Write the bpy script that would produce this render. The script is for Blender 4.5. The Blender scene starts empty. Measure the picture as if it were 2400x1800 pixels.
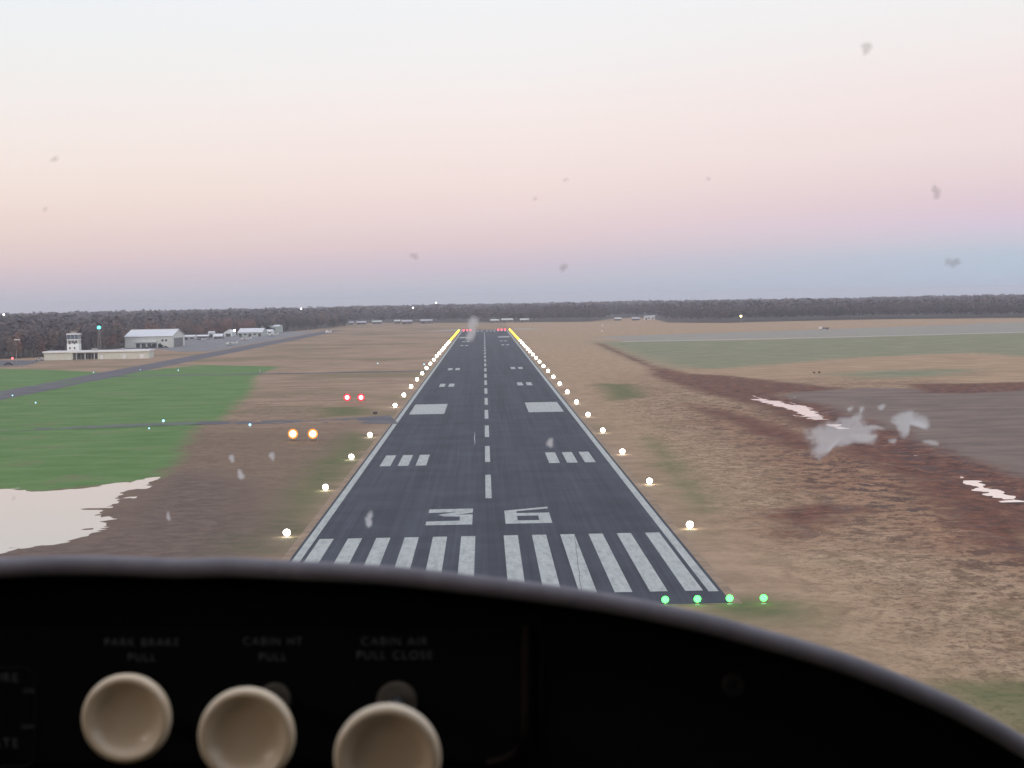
import bpy, bmesh, math, random
import numpy as np
from mathutils import Vector, Matrix

random.seed(7)
rng = np.random.default_rng(11)
FT = 0.3048
S = bpy.context.scene
COL = S.collection
R = math.radians

# ------------------------------------------------------------------ camera frame (fitted to the runway's standard markings)
CAM = np.array([-0.192, -174.285, 29.06])
FPX = 4296.8 * 2212 / 2400          # focal length in 2212-px wide picture units
YAW, PITCH, ROLL = 0.0146419, 0.0454749, 0.0178867
_x = np.array([math.cos(YAW), -math.sin(YAW), 0.0])
_y = np.array([math.sin(YAW), math.cos(YAW), 0.0])
_z = np.array([0, 0, 1.0])
FWD = _y * math.cos(PITCH) - _z * math.sin(PITCH)
_up = _y * math.sin(PITCH) + _z * math.cos(PITCH)
RGT = _x * math.cos(ROLL) - _up * math.sin(ROLL)
UPV = _x * math.sin(ROLL) + _up * math.cos(ROLL)


def ray(u, v):
    return FWD + RGT * ((u - 1106.0) / FPX) - UPV * ((v - 829.5) / FPX)


def G(u, v, z=0.0):                       # survey: picture measurement -> ground position in metres
    d = ray(u, v)
    t = (z - CAM[2]) / d[2]
    return (CAM[0] + d[0] * t, CAM[1] + d[1] * t)


def at(u, v, Y):                          # survey: position in the vertical plane at distance Y
    d = ray(u, v)
    t = (Y - CAM[1]) / d[1]
    return (CAM[0] + d[0] * t, CAM[2] + d[2] * t)


# ------------------------------------------------------------------ colours and node helpers
EXPO = 1.12                               # light falling on the ground, used to turn seen colours into albedo


def s2l(c):
    c = c / 255.0
    return c / 12.92 if c <= 0.04045 else ((c + 0.055) / 1.055) ** 2.4


def lin(r, g, b):
    return (s2l(r), s2l(g), s2l(b), 1.0)


def alb(r, g, b, k=1.0):
    return (min(.8, s2l(r) / EXPO * k), min(.8, s2l(g) / EXPO * k), min(.8, s2l(b) / EXPO * k), 1.0)


class NT:
    def __init__(self, name):
        self.m = bpy.data.materials.new(name)
        self.m.use_nodes = True
        self.t = self.m.node_tree
        self.t.nodes.clear()
        self.out = self.t.nodes.new('ShaderNodeOutputMaterial')
        self._pos = None

    def n(self, typ, **kw):
        nd = self.t.nodes.new(typ)
        for k, v in kw.items():
            setattr(nd, k, v)
        return nd

    def link(self, a, b):
        self.t.links.new(a, b)

    def put(self, sock, v):
        if isinstance(v, bpy.types.NodeSocket):
            self.link(v, sock)
        else:
            sock.default_value = v

    def pos(self):
        if self._pos is None:
            self._pos = self.n('ShaderNodeNewGeometry').outputs['Position']
        return self._pos

    def obj(self):
        return self.n('ShaderNodeTexCoord').outputs['Object']

    def scaled(self, vec, sx, sy, sz):
        nd = self.n('ShaderNodeVectorMath', operation='MULTIPLY')
        self.put(nd.inputs[0], vec)
        nd.inputs[1].default_value = (sx, sy, sz)
        return nd.outputs[0]

    def noise(self, vec, scale, detail=4, rough=.55, dist=0.0):
        nd = self.n('ShaderNodeTexNoise')
        self.put(nd.inputs['Vector'], vec)
        nd.inputs['Scale'].default_value = scale
        nd.inputs['Detail'].default_value = detail
        nd.inputs['Roughness'].default_value = rough
        nd.inputs['Distortion'].default_value = dist
        return nd.outputs['Fac']

    def math(self, op, a, b=0.0, c=0.0, clamp=False):
        nd = self.n('ShaderNodeMath', operation=op, use_clamp=clamp)
        for i, v in enumerate((a, b, c)):
            self.put(nd.inputs[i], v)
        return nd.outputs[0]

    def smooth(self, v, lo, hi):
        nd = self.n('ShaderNodeMapRange', interpolation_type='SMOOTHSTEP')
        self.put(nd.inputs['Value'], v)
        nd.inputs['From Min'].default_value = lo
        nd.inputs['From Max'].default_value = hi
        return nd.outputs['Result']

    def lerp(self, v, lo, hi, a, b):
        nd = self.n('ShaderNodeMapRange')
        self.put(nd.inputs['Value'], v)
        for k, x in zip(('From Min', 'From Max', 'To Min', 'To Max'), (lo, hi, a, b)):
            nd.inputs[k].default_value = x
        return nd.outputs['Result']

    def mix(self, f, a, b, mode='MIX'):
        nd = self.n('ShaderNodeMix', data_type='RGBA', blend_type=mode)
        self.put(nd.inputs['Factor'], f)
        self.put(nd.inputs[6], a)
        self.put(nd.inputs[7], b)
        return nd.outputs[2]

    def attr(self, name):
        nd = self.n('ShaderNodeAttribute', attribute_name=name)
        return nd

    def bump(self, h, strength=.5, dist=.1):
        nd = self.n('ShaderNodeBump')
        nd.inputs['Strength'].default_value = strength
        nd.inputs['Distance'].default_value = dist
        self.link(h, nd.inputs['Height'])
        return nd.outputs['Normal']

    def pbr(self, color, rough=.8, normal=None, **kw):
        b = self.n('ShaderNodeBsdfPrincipled')
        self.put(b.inputs['Base Color'], color)
        self.put(b.inputs['Roughness'], rough)
        if normal is not None:
            self.link(normal, b.inputs['Normal'])
        for k, v in kw.items():
            self.put(b.inputs[k.replace('_', ' ')], v)
        self.link(b.outputs[0], self.out.inputs['Surface'])
        return self.m


def plain(name, col, rough=.7, var=.12, scale=3.0, bump=0.0, **kw):
    t = NT(name)
    p = t.obj()
    n = t.noise(p, scale, 5, .6)
    dark = tuple(c * (1 - var) for c in col[:3]) + (1,)
    lite = tuple(min(1, c * (1 + var)) for c in col[:3]) + (1,)
    c = t.mix(t.smooth(n, .3, .7), dark, lite)
    nm = t.bump(t.noise(p, scale * 6, 3), bump, .01) if bump else None
    return t.pbr(c, rough, nm, **kw)


def emit(name, col, strength):
    t = NT(name)
    e = t.n('ShaderNodeEmission')
    e.inputs['Color'].default_value = col
    e.inputs['Strength'].default_value = strength
    t.link(e.outputs[0], t.out.inputs['Surface'])
    return t.m


# ------------------------------------------------------------------ mesh helpers
class MB:
    """collects faces for one mesh"""

    def __init__(self):
        self.v, self.f = [], []

    def add(self, vs, fs):
        o = len(self.v)
        self.v += [tuple(map(float, p)) for p in vs]
        self.f += [tuple(o + i for i in f) for f in fs]
        return self

    def quad(self, a, b, c, d):
        return self.add([a, b, c, d], [(0, 1, 2, 3)])

    def poly(self, pts):
        return self.add(pts, [tuple(range(len(pts)))])

    def box(self, x0, x1, y0, y1, z0, z1):
        vs = [(x, y, z) for x in (x0, x1) for y in (y0, y1) for z in (z0, z1)]
        return self.add(vs, [(0, 1, 3, 2), (4, 6, 7, 5), (0, 4, 5, 1), (2, 3, 7, 6), (0, 2, 6, 4), (1, 5, 7, 3)])

    def tube(self, pts, rad, n=8, cap=True):
        pts = [Vector(p) for p in pts]
        if not hasattr(rad, '__len__'):
            rad = [rad] * len(pts)
        rings, o = [], len(self.v)
        for i, p in enumerate(pts):
            d = (pts[min(i + 1, len(pts) - 1)] - pts[max(i - 1, 0)]).normalized()
            a = Vector((0, 0, 1)) if abs(d.z) < .9 else Vector((1, 0, 0))
            e = d.cross(a).normalized()
            g = e.cross(d)
            for k in range(n):
                w = 2 * math.pi * k / n
                self.v.append(tuple(p + (e * math.cos(w) + g * math.sin(w)) * rad[i]))
        for i in range(len(pts) - 1):
            for k in range(n):
                a, b = o + i * n + k, o + i * n + (k + 1) % n
                self.f.append((a, b, b + n, a + n))
        if cap:
            self.f.append(tuple(o + k for k in reversed(range(n))))
            self.f.append(tuple(o + (len(pts) - 1) * n + k for k in range(n)))
        return self

    def lathe(self, prof, c=(0, 0, 0), axis='z', n=24):
        """prof: (radius, height) pairs; axis z or y (y: height runs along -y, towards the viewer)"""
        o = len(self.v)
        for r, h in prof:
            for k in range(n):
                w = 2 * math.pi * k / n
                a, b = r * math.cos(w), r * math.sin(w)
                self.v.append((c[0] + a, c[1] + b, c[2] + h) if axis == 'z' else (c[0] + a, c[1] - h, c[2] + b))
        for i in range(len(prof) - 1):
            for k in range(n):
                a, b = o + i * n + k, o + i * n + (k + 1) % n
                self.f.append((a, b, b + n, a + n))
        self.f.append(tuple(o + k for k in reversed(range(n))))
        self.f.append(tuple(o + (len(prof) - 1) * n + k for k in range(n)))
        return self

    def ball(self, c, r, n=12, m=8, sz=1.0):
        prof = [(max(1e-4, r * math.sin(math.pi * i / m)), -r * sz * math.cos(math.pi * i / m)) for i in range(m + 1)]
        return self.lathe(prof, c, 'z', n)

    def build(self, name, mat, parent=None, smooth=False, recalc=True):
        me = bpy.data.meshes.new(name)
        me.from_pydata(self.v, [], self.f)
        if recalc:
            b = bmesh.new()
            b.from_mesh(me)
            bmesh.ops.recalc_face_normals(b, faces=b.faces)
            b.to_mesh(me)
            b.free()
        me.materials.append(mat)
        if smooth:
            me.polygons.foreach_set('use_smooth', [True] * len(me.polygons))
        o = bpy.data.objects.new(name, me)
        COL.objects.link(o)
        if parent is not None:
            o.parent = parent
        return o


def bevel(o, w, seg=2):
    md = o.modifiers.new('bevel', 'BEVEL')
    md.width = w
    md.segments = seg
    md.limit_method = 'ANGLE'
    return o


def tag(o, label=None, cat=None, group=None, kind=None):
    if label:
        o['label'] = label
    if cat:
        o['category'] = cat
    if group:
        o['group'] = group
    if kind:
        o['kind'] = kind
    return o


def thing(name, label, cat, loc=(0, 0, 0), rotz=0.0, group=None):
    o = bpy.data.objects.new(name, None)
    COL.objects.link(o)
    o.location = loc
    o.rotation_euler = (0, 0, rotz)
    o.empty_display_size = .3
    return tag(o, label, cat, group)


def copy_tree(o, parent=None):
    c = o.copy()
    COL.objects.link(c)
    c.parent = parent
    for ch in [k for k in bpy.data.objects if k.parent == o]:
        copy_tree(ch, c)
    return c


def structure(name, mb, mat, **kw):
    return tag(mb.build(name, mat, **kw), kind='structure')


ORD = ['first', 'second', 'third', 'fourth', 'fifth', 'sixth', 'seventh', 'eighth', 'ninth', 'tenth', 'eleventh',
       'twelfth', 'thirteenth', 'fourteenth', 'fifteenth', 'sixteenth', 'seventeenth', 'eighteenth', 'nineteenth',
       'twentieth', 'twenty-first', 'twenty-second', 'twenty-third', 'twenty-fourth', 'twenty-fifth', 'twenty-sixth',
       'twenty-seventh', 'twenty-eighth', 'twenty-ninth', 'thirtieth']

# ------------------------------------------------------------------ numpy noise
_perm = rng.random((257, 257))


def vnoise(x, y):
    xi, yi = np.floor(x).astype(int), np.floor(y).astype(int)
    fx, fy = x - xi, y - yi
    fx, fy = fx * fx * (3 - 2 * fx), fy * fy * (3 - 2 * fy)
    a = _perm[xi % 256, yi % 256]
    b = _perm[(xi + 1) % 256, yi % 256]
    c = _perm[xi % 256, (yi + 1) % 256]
    d = _perm[(xi + 1) % 256, (yi + 1) % 256]
    return (a * (1 - fx) + b * fx) * (1 - fy) + (c * (1 - fx) + d * fx) * fy


def fbm(x, y, o=4):
    s, a, t = 0, .5, 0
    for i in range(o):
        s = s + a * vnoise(x * 2 ** i + 17.3 * i, y * 2 ** i + 5.1 * i)
        t += a
        a *= .55
    return s / t


def sdist(px, py, poly):
    """signed distance, positive inside"""
    poly = np.array(poly)
    d = np.full(px.shape, 1e18)
    inside = np.zeros(px.shape, bool)
    n = len(poly)
    for i in range(n):
        ax, ay = poly[i]
        bx, by = poly[(i + 1) % n]
        ex, ey = bx - ax, by - ay
        wx, wy = px - ax, py - ay
        t = np.clip((wx * ex + wy * ey) / (ex * ex + ey * ey + 1e-12), 0, 1)
        d = np.minimum(d, (wx - ex * t) ** 2 + (wy - ey * t) ** 2)
        c = ((ay > py) != (by > py))
        with np.errstate(divide='ignore', invalid='ignore'):
            xx = (bx - ax) * (py - ay) / (by - ay + 1e-30) + ax
        inside ^= c & (px < xx)
    d = np.sqrt(d)
    return np.where(inside, d, -d)


def pdist(px, py, line):
    line = np.array(line)
    d = np.full(px.shape, 1e18)
    for i in range(len(line) - 1):
        ax, ay = line[i]
        bx, by = line[i + 1]
        ex, ey = bx - ax, by - ay
        wx, wy = px - ax, py - ay
        t = np.clip((wx * ex + wy * ey) / (ex * ex + ey * ey + 1e-12), 0, 1)
        d = np.minimum(d, (wx - ex * t) ** 2 + (wy - ey * t) ** 2)
    return np.sqrt(d)


def GP(pts):
    return [G(u, v) for u, v in pts]


# ------------------------------------------------------------------ ground areas surveyed from the photograph
A_GREEN = [GP([(604, 792), (552, 812), (545, 842), (505, 880), (480, 905), (425, 922), (398, 955), (380, 1005), (330, 1032),
               (200, 1048), (95, 1058), (-60, 1052), (-900, 1040), (-900, 798), (0, 796), (150, 800), (250, 806), (400, 792), (430, 788)])]
A_MUD = [GP([(330, 1032), (420, 1015), (540, 1040), (600, 1120), (560, 1180), (470, 1260), (-200, 1260), (-200, 1190), (120, 1165), (220, 1110)])]
A_FIELD = [GP([(1640, 862), (1740, 842), (1900, 838), (2212, 842), (2900, 850), (2900, 1330), (2212, 1092), (2090, 1035), (1950, 980), (1800, 912), (1720, 878)])]
DITCH = GP([(1290, 740), (1355, 768), (1420, 795), (1450, 808), (1520, 830), (1620, 856), (1720, 880), (1850, 935), (1950, 983), (2080, 1030), (2212, 1088), (2500, 1210)])
A_CLAY2 = [GP([(1450, 806), (1560, 810), (1700, 826), (1830, 838), (1700, 850), (1640, 862), (1560, 850)]),
           GP([(1640, 1110), (1760, 1090), (1860, 1100), (1800, 1135), (1700, 1160)]),
           GP([(1990, 1010), (2100, 1060), (2230, 1110), (2230, 1210), (2140, 1180), (2050, 1100), (1940, 1020)]),
           GP([(1960, 830), (2212, 825), (2300, 838), (2100, 850), (2000, 848)]),
           GP([(1500, 880), (1640, 905), (1760, 950), (1800, 990), (1690, 960), (1560, 905)])]
A_FAR = [GP([(1275, 736), (1330, 738), (1600, 735), (1900, 727), (2300, 716), (2900, 700), (2900, 775), (2212, 770), (2100, 762), (1850, 772), (1700, 785),
             (1560, 796), (1480, 796), (1400, 780), (1340, 757)]),
         GP([(1790, 808), (1900, 800), (2110, 797), (2050, 811), (1900, 817)])]
A_PALE = [GP([(1290, 727), (1450, 722), (1600, 717), (1900, 707), (2400, 688), (2900, 670), (2900, 698), (2400, 712), (1900, 726), (1600, 733), (1350, 737)])]
A_BRIGHT = [GP([(1520, 800), (1700, 790), (1850, 778), (2050, 766), (2300, 778), (2300, 800), (2050, 800), (1950, 795), (1800, 806), (1700, 822), (1580, 812)]),
            GP([(1960, 815), (2100, 808), (2300, 790), (2300, 820), (2080, 828)])]
A_OLIVE = [GP([(1290, 828), (1370, 830), (1398, 858), (1320, 866)]), GP([(1395, 940), (1450, 980), (1530, 1080), (1520, 1105), (1440, 1030)]),
           GP([(1500, 1295), (1640, 1290), (1760, 1320), (1750, 1345), (1600, 1330)]), GP([(2030, 1480), (2150, 1470), (2400, 1480), (2400, 1640), (2180, 1590)]),
           GP([(600, 1090), (690, 990), (760, 930), (800, 960), (700, 1080), (640, 1180), (560, 1130)]), GP([(690, 880), (780, 878), (800, 895), (700, 900)]),
           GP([(400, 1150), (560, 1140), (600, 1195), (420, 1200)])]
A_RUST = [GP([(1480, 870), (1600, 880), (1720, 915), (1850, 965), (2010, 1020), (2330, 1120), (2330, 1290), (2050, 1190), (1850, 1130), (1720, 1060), (1600, 960)]),
          GP([(1620, 1120), (1760, 1085), (1900, 1110), (1850, 1160), (1700, 1180)])]
POND = GP([(-500, 1040), (0, 1053), (65, 1052), (95, 1058), (200, 1048), (290, 1036), (326, 1029), (305, 1048), (270, 1078), (222, 1098),
           (235, 1118), (190, 1148), (140, 1166), (60, 1180), (0, 1192), (-500, 1240)])
PUDDLES = [([(1652, 862), (1700, 866), (1740, 876), (1790, 893)], 2.6), ([(1698, 862), (1722, 853)], 2.4), ([(1708, 893), (1752, 902)], 1.3),
           ([(2083, 1030), (2115, 1040), (2150, 1052), (2200, 1074)], 1.2), ([(2140, 1143), (2190, 1158)], 1.0), ([(1815, 997), (1838, 1003)], .9),
           ([(1800, 990), (1840, 1006)], .5), ([(1905, 992), (2000, 1030)], .4), ([(1968, 978), (1985, 981)], .6), ([(1700, 1152), (1740, 1163)], .4), ([(1815, 915), (1840, 921)], .9), ([(2040, 1012), (2052, 1014)], .6), ([(1880, 1022), (1900, 1026)], .5), ([(1760, 1140), (1790, 1150)], .45),
           ([(2380, 1120), (2500, 1180)], 1.4)]
FOREST_FRONT = [(-900, 800), (-300, 778), (20, 776), (95, 771), (200, 764), (262, 752), (400, 731), (480, 725), (600, 718), (660, 713), (745, 705), (752, 698),
                (940, 697), (1060, 697), (1300, 695), (1322, 687), (1420, 686), (1440, 697), (1560, 698), (1700, 694), (1900, 690), (2212, 687), (2500, 683), (3000, 676)]

# ------------------------------------------------------------------ world
W = bpy.data.worlds.new('World')
S.world = W
W.use_nodes = True
wt = W.node_tree
wt.nodes.clear()


def wn(typ, **kw):
    nd = wt.nodes.new(typ)
    for k, v in kw.items():
        setattr(nd, k, v)
    return nd


def wmath(op, a, b=0.0, clamp=False):
    nd = wn('ShaderNodeMath', operation=op, use_clamp=clamp)
    for i, v in enumerate((a, b)):
        if isinstance(v, bpy.types.NodeSocket):
            wt.links.new(v, nd.inputs[i])
        else:
            nd.inputs[i].default_value = v
    return nd.outputs[0]


def wmix(f, a, b):
    nd = wn('ShaderNodeMix', data_type='RGBA')
    wt.links.new(f, nd.inputs['Factor'])
    for s, v in ((nd.inputs[6], a), (nd.inputs[7], b)):
        if isinstance(v, bpy.types.NodeSocket):
            wt.links.new(v, s)
        else:
            s.default_value = v
    return nd.outputs[2]


def wsmooth(v, lo, hi):
    nd = wn('ShaderNodeMapRange', interpolation_type='SMOOTHSTEP')
    wt.links.new(v, nd.inputs['Value'])
    nd.inputs['From Min'].default_value = lo
    nd.inputs['From Max'].default_value = hi
    return nd.outputs['Result']


tc = wn('ShaderNodeTexCoord')
sep = wn('ShaderNodeSeparateXYZ')
wt.links.new(tc.outputs['Generated'], sep.inputs[0])
X_, Y_, Z_ = sep.outputs
elev = wmath('MULTIPLY', Z_, 5.0, clamp=True)


def sky_ramp(stops):
    nd = wn('ShaderNodeValToRGB')
    cr = nd.color_ramp
    cr.interpolation = 'B_SPLINE' if False else 'EASE'
    cr.interpolation = 'LINEAR'
    while len(cr.elements) > 1:
        cr.elements.remove(cr.elements[-1])
    cr.elements[0].position = stops[0][0] * 5
    cr.elements[0].color = lin(*stops[0][1])
    for z, c in stops[1:]:
        e = cr.elements.new(z * 5)
        e.color = lin(*c)
    wt.links.new(elev, nd.inputs[0])
    return nd.outputs[0]


SKY_L = sky_ramp([(0, (184, 184, 196)), (.0045, (190, 187, 197)), (.014, (206, 192, 200)), (.0244, (221, 200, 201)), (.0347, (229, 208, 203)), (.05, (238, 217, 210)),
                  (.066, (242, 226, 218)), (.087, (244, 232, 226)), (.107, (242, 235, 232)), (.128, (239, 238, 236)), (.165, (235, 239, 243))])
SKY_C = sky_ramp([(0, (176, 186, 201)), (.004, (180, 187, 202)), (.0113, (194, 191, 203)), (.0197, (206, 193, 205)), (.030, (221, 201, 205)), (.0455, (233, 212, 212)),
                  (.061, (240, 221, 217)), (.077, (243, 227, 223)), (.1025, (245, 234, 231)), (.1235, (242, 238, 237)), (.16, (240, 241, 243))])
SKY_R = sky_ramp([(0, (172, 191, 212)), (.0044, (175, 192, 212)), (.02, (184, 197, 212)), (.0272, (200, 199, 213)), (.0377, (216, 200, 216)), (.046, (221, 201, 211)),
                  (.0614, (230, 211, 214)), (.077, (237, 220, 219)), (.108, (241, 227, 225)), (.129, (241, 233, 232)), (.156, (240, 238, 239))])
tl = wmath('ADD', wmath('MULTIPLY', X_, 3.65), 1.0, clamp=True)
tr = wmath('MULTIPLY', wmath('SUBTRACT', X_, .02), 3.9, clamp=True)
front = wmix(tr, wmix(tl, SKY_L, SKY_C), SKY_R)
zen = wsmooth(Z_, .17, .8)
front = wmix(zen, front, (.86, .95, 1.12, 1))
nish = wn('ShaderNodeTexSky', sky_type='NISHITA', sun_disc=False, sun_elevation=R(4), sun_rotation=R(-125), air_density=1.2, dust_density=2.0)
nmul = wn('ShaderNodeMix', data_type='RGBA', blend_type='MULTIPLY')
nmul.inputs['Factor'].default_value = 1
wt.links.new(nish.outputs[0], nmul.inputs[6])
NS = 0.10
nmul.inputs[7].default_value = (NS, NS, NS, 1)
nadd = wn('ShaderNodeMix', data_type='RGBA', blend_type='ADD')
nadd.inputs['Factor'].default_value = 1
wt.links.new(nmul.outputs[2], nadd.inputs[6])
nadd.inputs[7].default_value = (.95, .93, 1.02, 1)
back = wsmooth(Y_, .25, -.55)
skyc = wmix(back, front, nadd.outputs[2])
bg = wn('ShaderNodeBackground')
bg.inputs['Strength'].default_value = 1.03
wt.links.new(skyc, bg.inputs['Color'])
wo = wn('ShaderNodeOutputWorld')
wt.links.new(bg.outputs[0], wo.inputs['Surface'])

sun = bpy.data.lights.new('sun', 'SUN')
sun.energy = 0.6
sun.angle = R(35)
sun.color = (1.0, .84, .7)
so = bpy.data.objects.new('sun', sun)
COL.objects.link(so)
so.rotation_euler = Vector((math.sin(R(55)) * math.cos(R(14)), math.cos(R(55)) * math.cos(R(14)), -math.sin(R(14)))).to_track_quat('-Z', 'Y').to_euler()

# ------------------------------------------------------------------ ground
def axis(fine0, fine1, step, far0, far1, grow=1.12):
    a = list(np.arange(fine0, fine1 + 1e-6, step))
    s, x = step, fine1
    while x < far1:
        s = min(s * grow, 600)
        x += s
        a.append(x)
    s, x = step, fine0
    while x > far0:
        s = min(s * grow, 600)
        x -= s
        a.insert(0, x)
    return np.array(a)


gx = axis(-135, 215, 1.15, -9000, 9000, 1.10)
gy = axis(-75, 385, 1.15, -1500, 14000, 1.022)
GX, GY = np.meshgrid(gx, gy)
fx, fy = GX.ravel(), GY.ravel()


def area(polys):
    d = np.full(fx.shape, -1e9)
    for p in polys:
        d = np.maximum(d, sdist(fx, fy, p))
    return d


sd = {'green': area(A_GREEN), 'mud': area(A_MUD), 'field': area(A_FIELD), 'clay': np.maximum(area(A_CLAY2), 2.0 + 7.0 * np.clip((600 - fy) / 110, 0, 1) - pdist(fx, fy, DITCH)),
      'far': area(A_FAR), 'pale': area(A_PALE), 'bright': area(A_BRIGHT), 'olive': area(A_OLIVE), 'rust': area(A_RUST)}
pond = sdist(fx, fy, POND)
rag = fbm(fx / 7, fy / 9, 4) - .5
rag2 = fbm(fx / 2.2, fy / 2.6, 3) - .5
rag3 = fbm(fx / 3.2, fy / 1.9, 3) - .5
rough_amp = np.exp(-np.hypot(fx, fy + 174) / 700) * np.clip((np.abs(fx) - 27) / 10, 0, 1)
z = (fbm(fx / 3.0, fy / 3.2, 3) - .5) * .50 * rough_amp + (fbm(fx / 28, fy / 31, 3) - .45) * .5 * rough_amp - .04
z = np.where(np.abs(fx) < 26, -.04, z)
z = np.minimum(z, .35)
# shallow basin of the pond, ditch and puddle hollows (water stands at -0.30)
pd = pond * .034 + rag * .46 + rag2 * .32
basin = np.clip((pond + 14) / 14, 0, 1)
z = z * (1 - basin) + (-.30 - np.clip(pd, -.30, .9)) * basin
dd = pdist(fx, fy, DITCH)
z -= .35 * np.exp(-(dd / 4) ** 2) * (fx > 35)
for line, wdt in PUDDLES:
    q = pdist(fx, fy, GP(line))
    z = np.where(q < wdt * 2.2, np.minimum(z, -.30 + (q - wdt * (.02 + rag3 * 3.4)) * .12 / max(.5, wdt)), z)
z = np.where(np.abs(fx) < 26, -.04, z)
me = bpy.data.meshes.new('ground')
nx, ny = len(gx), len(gy)
idx = np.arange(nx * ny).reshape(ny, nx)
quads = np.stack([idx[:-1, :-1], idx[:-1, 1:], idx[1:, 1:], idx[1:, :-1]], -1).reshape(-1, 4)
me.vertices.add(nx * ny)
me.vertices.foreach_set('co', np.stack([fx, fy, z], -1).astype(np.float32).ravel())
me.loops.add(quads.size)
me.loops.foreach_set('vertex_index', quads.ravel().astype(np.int32))
me.polygons.add(len(quads))
me.polygons.foreach_set('loop_start', np.arange(0, quads.size, 4, dtype=np.int32))
me.polygons.foreach_set('use_smooth', np.ones(len(quads), bool))
me.update()
for k, v in sd.items():
    me.attributes.new('m_' + k, 'FLOAT', 'POINT').data.foreach_set('value', np.clip(v, -90, 90).astype(np.float32))
ground = bpy.data.objects.new('ground', me)
COL.objects.link(ground)
tag(ground, kind='structure')

t = NT('earth_and_grass')
P = t.pos()
n_big = t.noise(P, .012, 4, .6)
n_mid = t.noise(P, .06, 5, .62)
n_sm = t.noise(P, .33, 5, .65)
n_fine = t.noise(P, 1.3, 4, .7)
n_str = t.noise(t.scaled(P, .05, .11, 1), 1.0, 5, .65)          # patchy mown strips
n_tus = t.noise(t.scaled(P, .42, .34, 1), 1.0, 6, .78, .5)       # tussocks
rag_n = t.math('ADD', t.math('MULTIPLY', n_mid, .55), t.math('MULTIPLY', n_sm, .45))


def blend(a, b, lo=.35, hi=.65, by=None):
    return t.mix(t.smooth(by if by is not None else n_sm, lo, hi), a, b)


def mask(name, amp, w):
    s = t.math('ADD', t.attr('m_' + name).outputs['Fac'], t.math('MULTIPLY', t.math('SUBTRACT', rag_n, .5), amp))
    return t.smooth(s, -w, w)


tan = blend(alb(140, 117, 98), alb(168, 143, 121), by=n_str)
tan = t.mix(t.smooth(n_big, .42, .66), tan, alb(126, 112, 88))
tan = t.mix(t.math('MULTIPLY', t.smooth(n_fine, .45, .8), .35), tan, alb(176, 152, 128))
sepP = t.n('ShaderNodeSeparateXYZ')
t.link(P, sepP.inputs[0])
near = t.smooth(sepP.outputs[1], 640, 260)
east = t.smooth(sepP.outputs[0], 20, 34)
west = t.smooth(sepP.outputs[0], -20, -34)
n_tu2 = t.noise(t.scaled(P, .24, .14, 1), 1.0, 8, .80, .1)
n_st1 = t.noise(t.scaled(P, .30, .22, 1), 1.0, 8, .82, .3)       # weed clumps, coarse
n_st2 = t.noise(t.scaled(P, .95, .62, 1), 1.0, 7, .80, .2)       # weed clumps, fine
n_st3 = t.noise(t.scaled(P, .10, .07, 1), 1.0, 4, .6)
zone = t.math('MULTIPLY', near, t.math('ADD', t.smooth(sepP.outputs[0], 28, 60), t.math('MULTIPLY', t.smooth(sepP.outputs[0], -30, -50), .45)))
tan = t.mix(t.math('MULTIPLY', east, .85), tan, blend(alb(152, 127, 101), alb(182, 155, 127), .38, .62, by=n_tu2))
red = t.math('MULTIPLY', t.math('MULTIPLY', t.smooth(t.noise(P, .022, 4, .6), .47, .62), near), t.smooth(sepP.outputs[0], 34, 60))
tan = t.mix(t.math('MULTIPLY', red, .7), tan, blend(alb(120, 84, 68), alb(160, 122, 100), .4, .6, by=n_st1))
lite = t.math('MULTIPLY', t.smooth(n_st2, .53, .64), zone)
tan = t.mix(t.math('MULTIPLY', lite, .55), tan, alb(206, 178, 148))
tuss = t.math('MULTIPLY', t.smooth(n_st1, .485, .535), t.math('MULTIPLY', zone, t.smooth(n_st3, .30, .50)))
tan = t.mix(t.math('MULTIPLY', tuss, .72), tan, alb(80, 58, 48))
tus2 = t.math('MULTIPLY', t.smooth(t.math('SUBTRACT', 1.0, n_st2), .505, .565), t.math('MULTIPLY', near, t.math('ADD', t.smooth(sepP.outputs[0], 24, 40), t.math('MULTIPLY', t.smooth(sepP.outputs[0], -26, -50), .45))))
tan = t.mix(t.math('MULTIPLY', tus2, .55), tan, alb(84, 64, 52))
tusg = t.math('MULTIPLY', t.smooth(n_mid, .55, .72), near)
tan = t.mix(t.math('MULTIPLY', tusg, .40), tan, alb(108, 102, 72))
wdark = t.math('MULTIPLY', west, t.smooth(sepP.outputs[1], 330, 210))
tan = t.mix(t.math('MULTIPLY', wdark, .8), tan, blend(alb(104, 88, 74), alb(128, 108, 92), by=n_tus))
c = tan
c = t.mix(mask('bright', 26, 12), c, blend(alb(150, 126, 100), alb(178, 150, 122), by=n_str))
c = t.mix(t.math('MULTIPLY', mask('pale', 40, 16), .85), c, blend(alb(138, 136, 128), alb(152, 150, 144), by=n_str))
c = t.mix(mask('far', 40, 14), c, blend(alb(118, 122, 94), alb(142, 139, 114), by=n_str))
c = t.mix(t.math('MULTIPLY', mask('olive', 18, 5), .8), c, blend(alb(70, 92, 50), alb(108, 106, 72)))
c = t.mix(t.math('MULTIPLY', mask('mud', 22, 9), .9), c, t.mix(t.math('MULTIPLY', t.smooth(n_tus, .48, .66), .45), blend(alb(98, 83, 77), alb(118, 101, 92)), alb(74, 61, 57)))
grn = blend(alb(84, 118, 64), alb(106, 134, 82), by=t.math('ADD', t.math('MULTIPLY', n_str, .6), t.math('MULTIPLY', n_mid, .4)))
grn = t.mix(t.math('MULTIPLY', t.smooth(n_mid, .55, .70), .5), grn, alb(118, 110, 86))
grn = t.mix(t.math('MULTIPLY', t.smooth(n_fine, .5, .75), .25), grn, alb(56, 80, 56))
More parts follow.
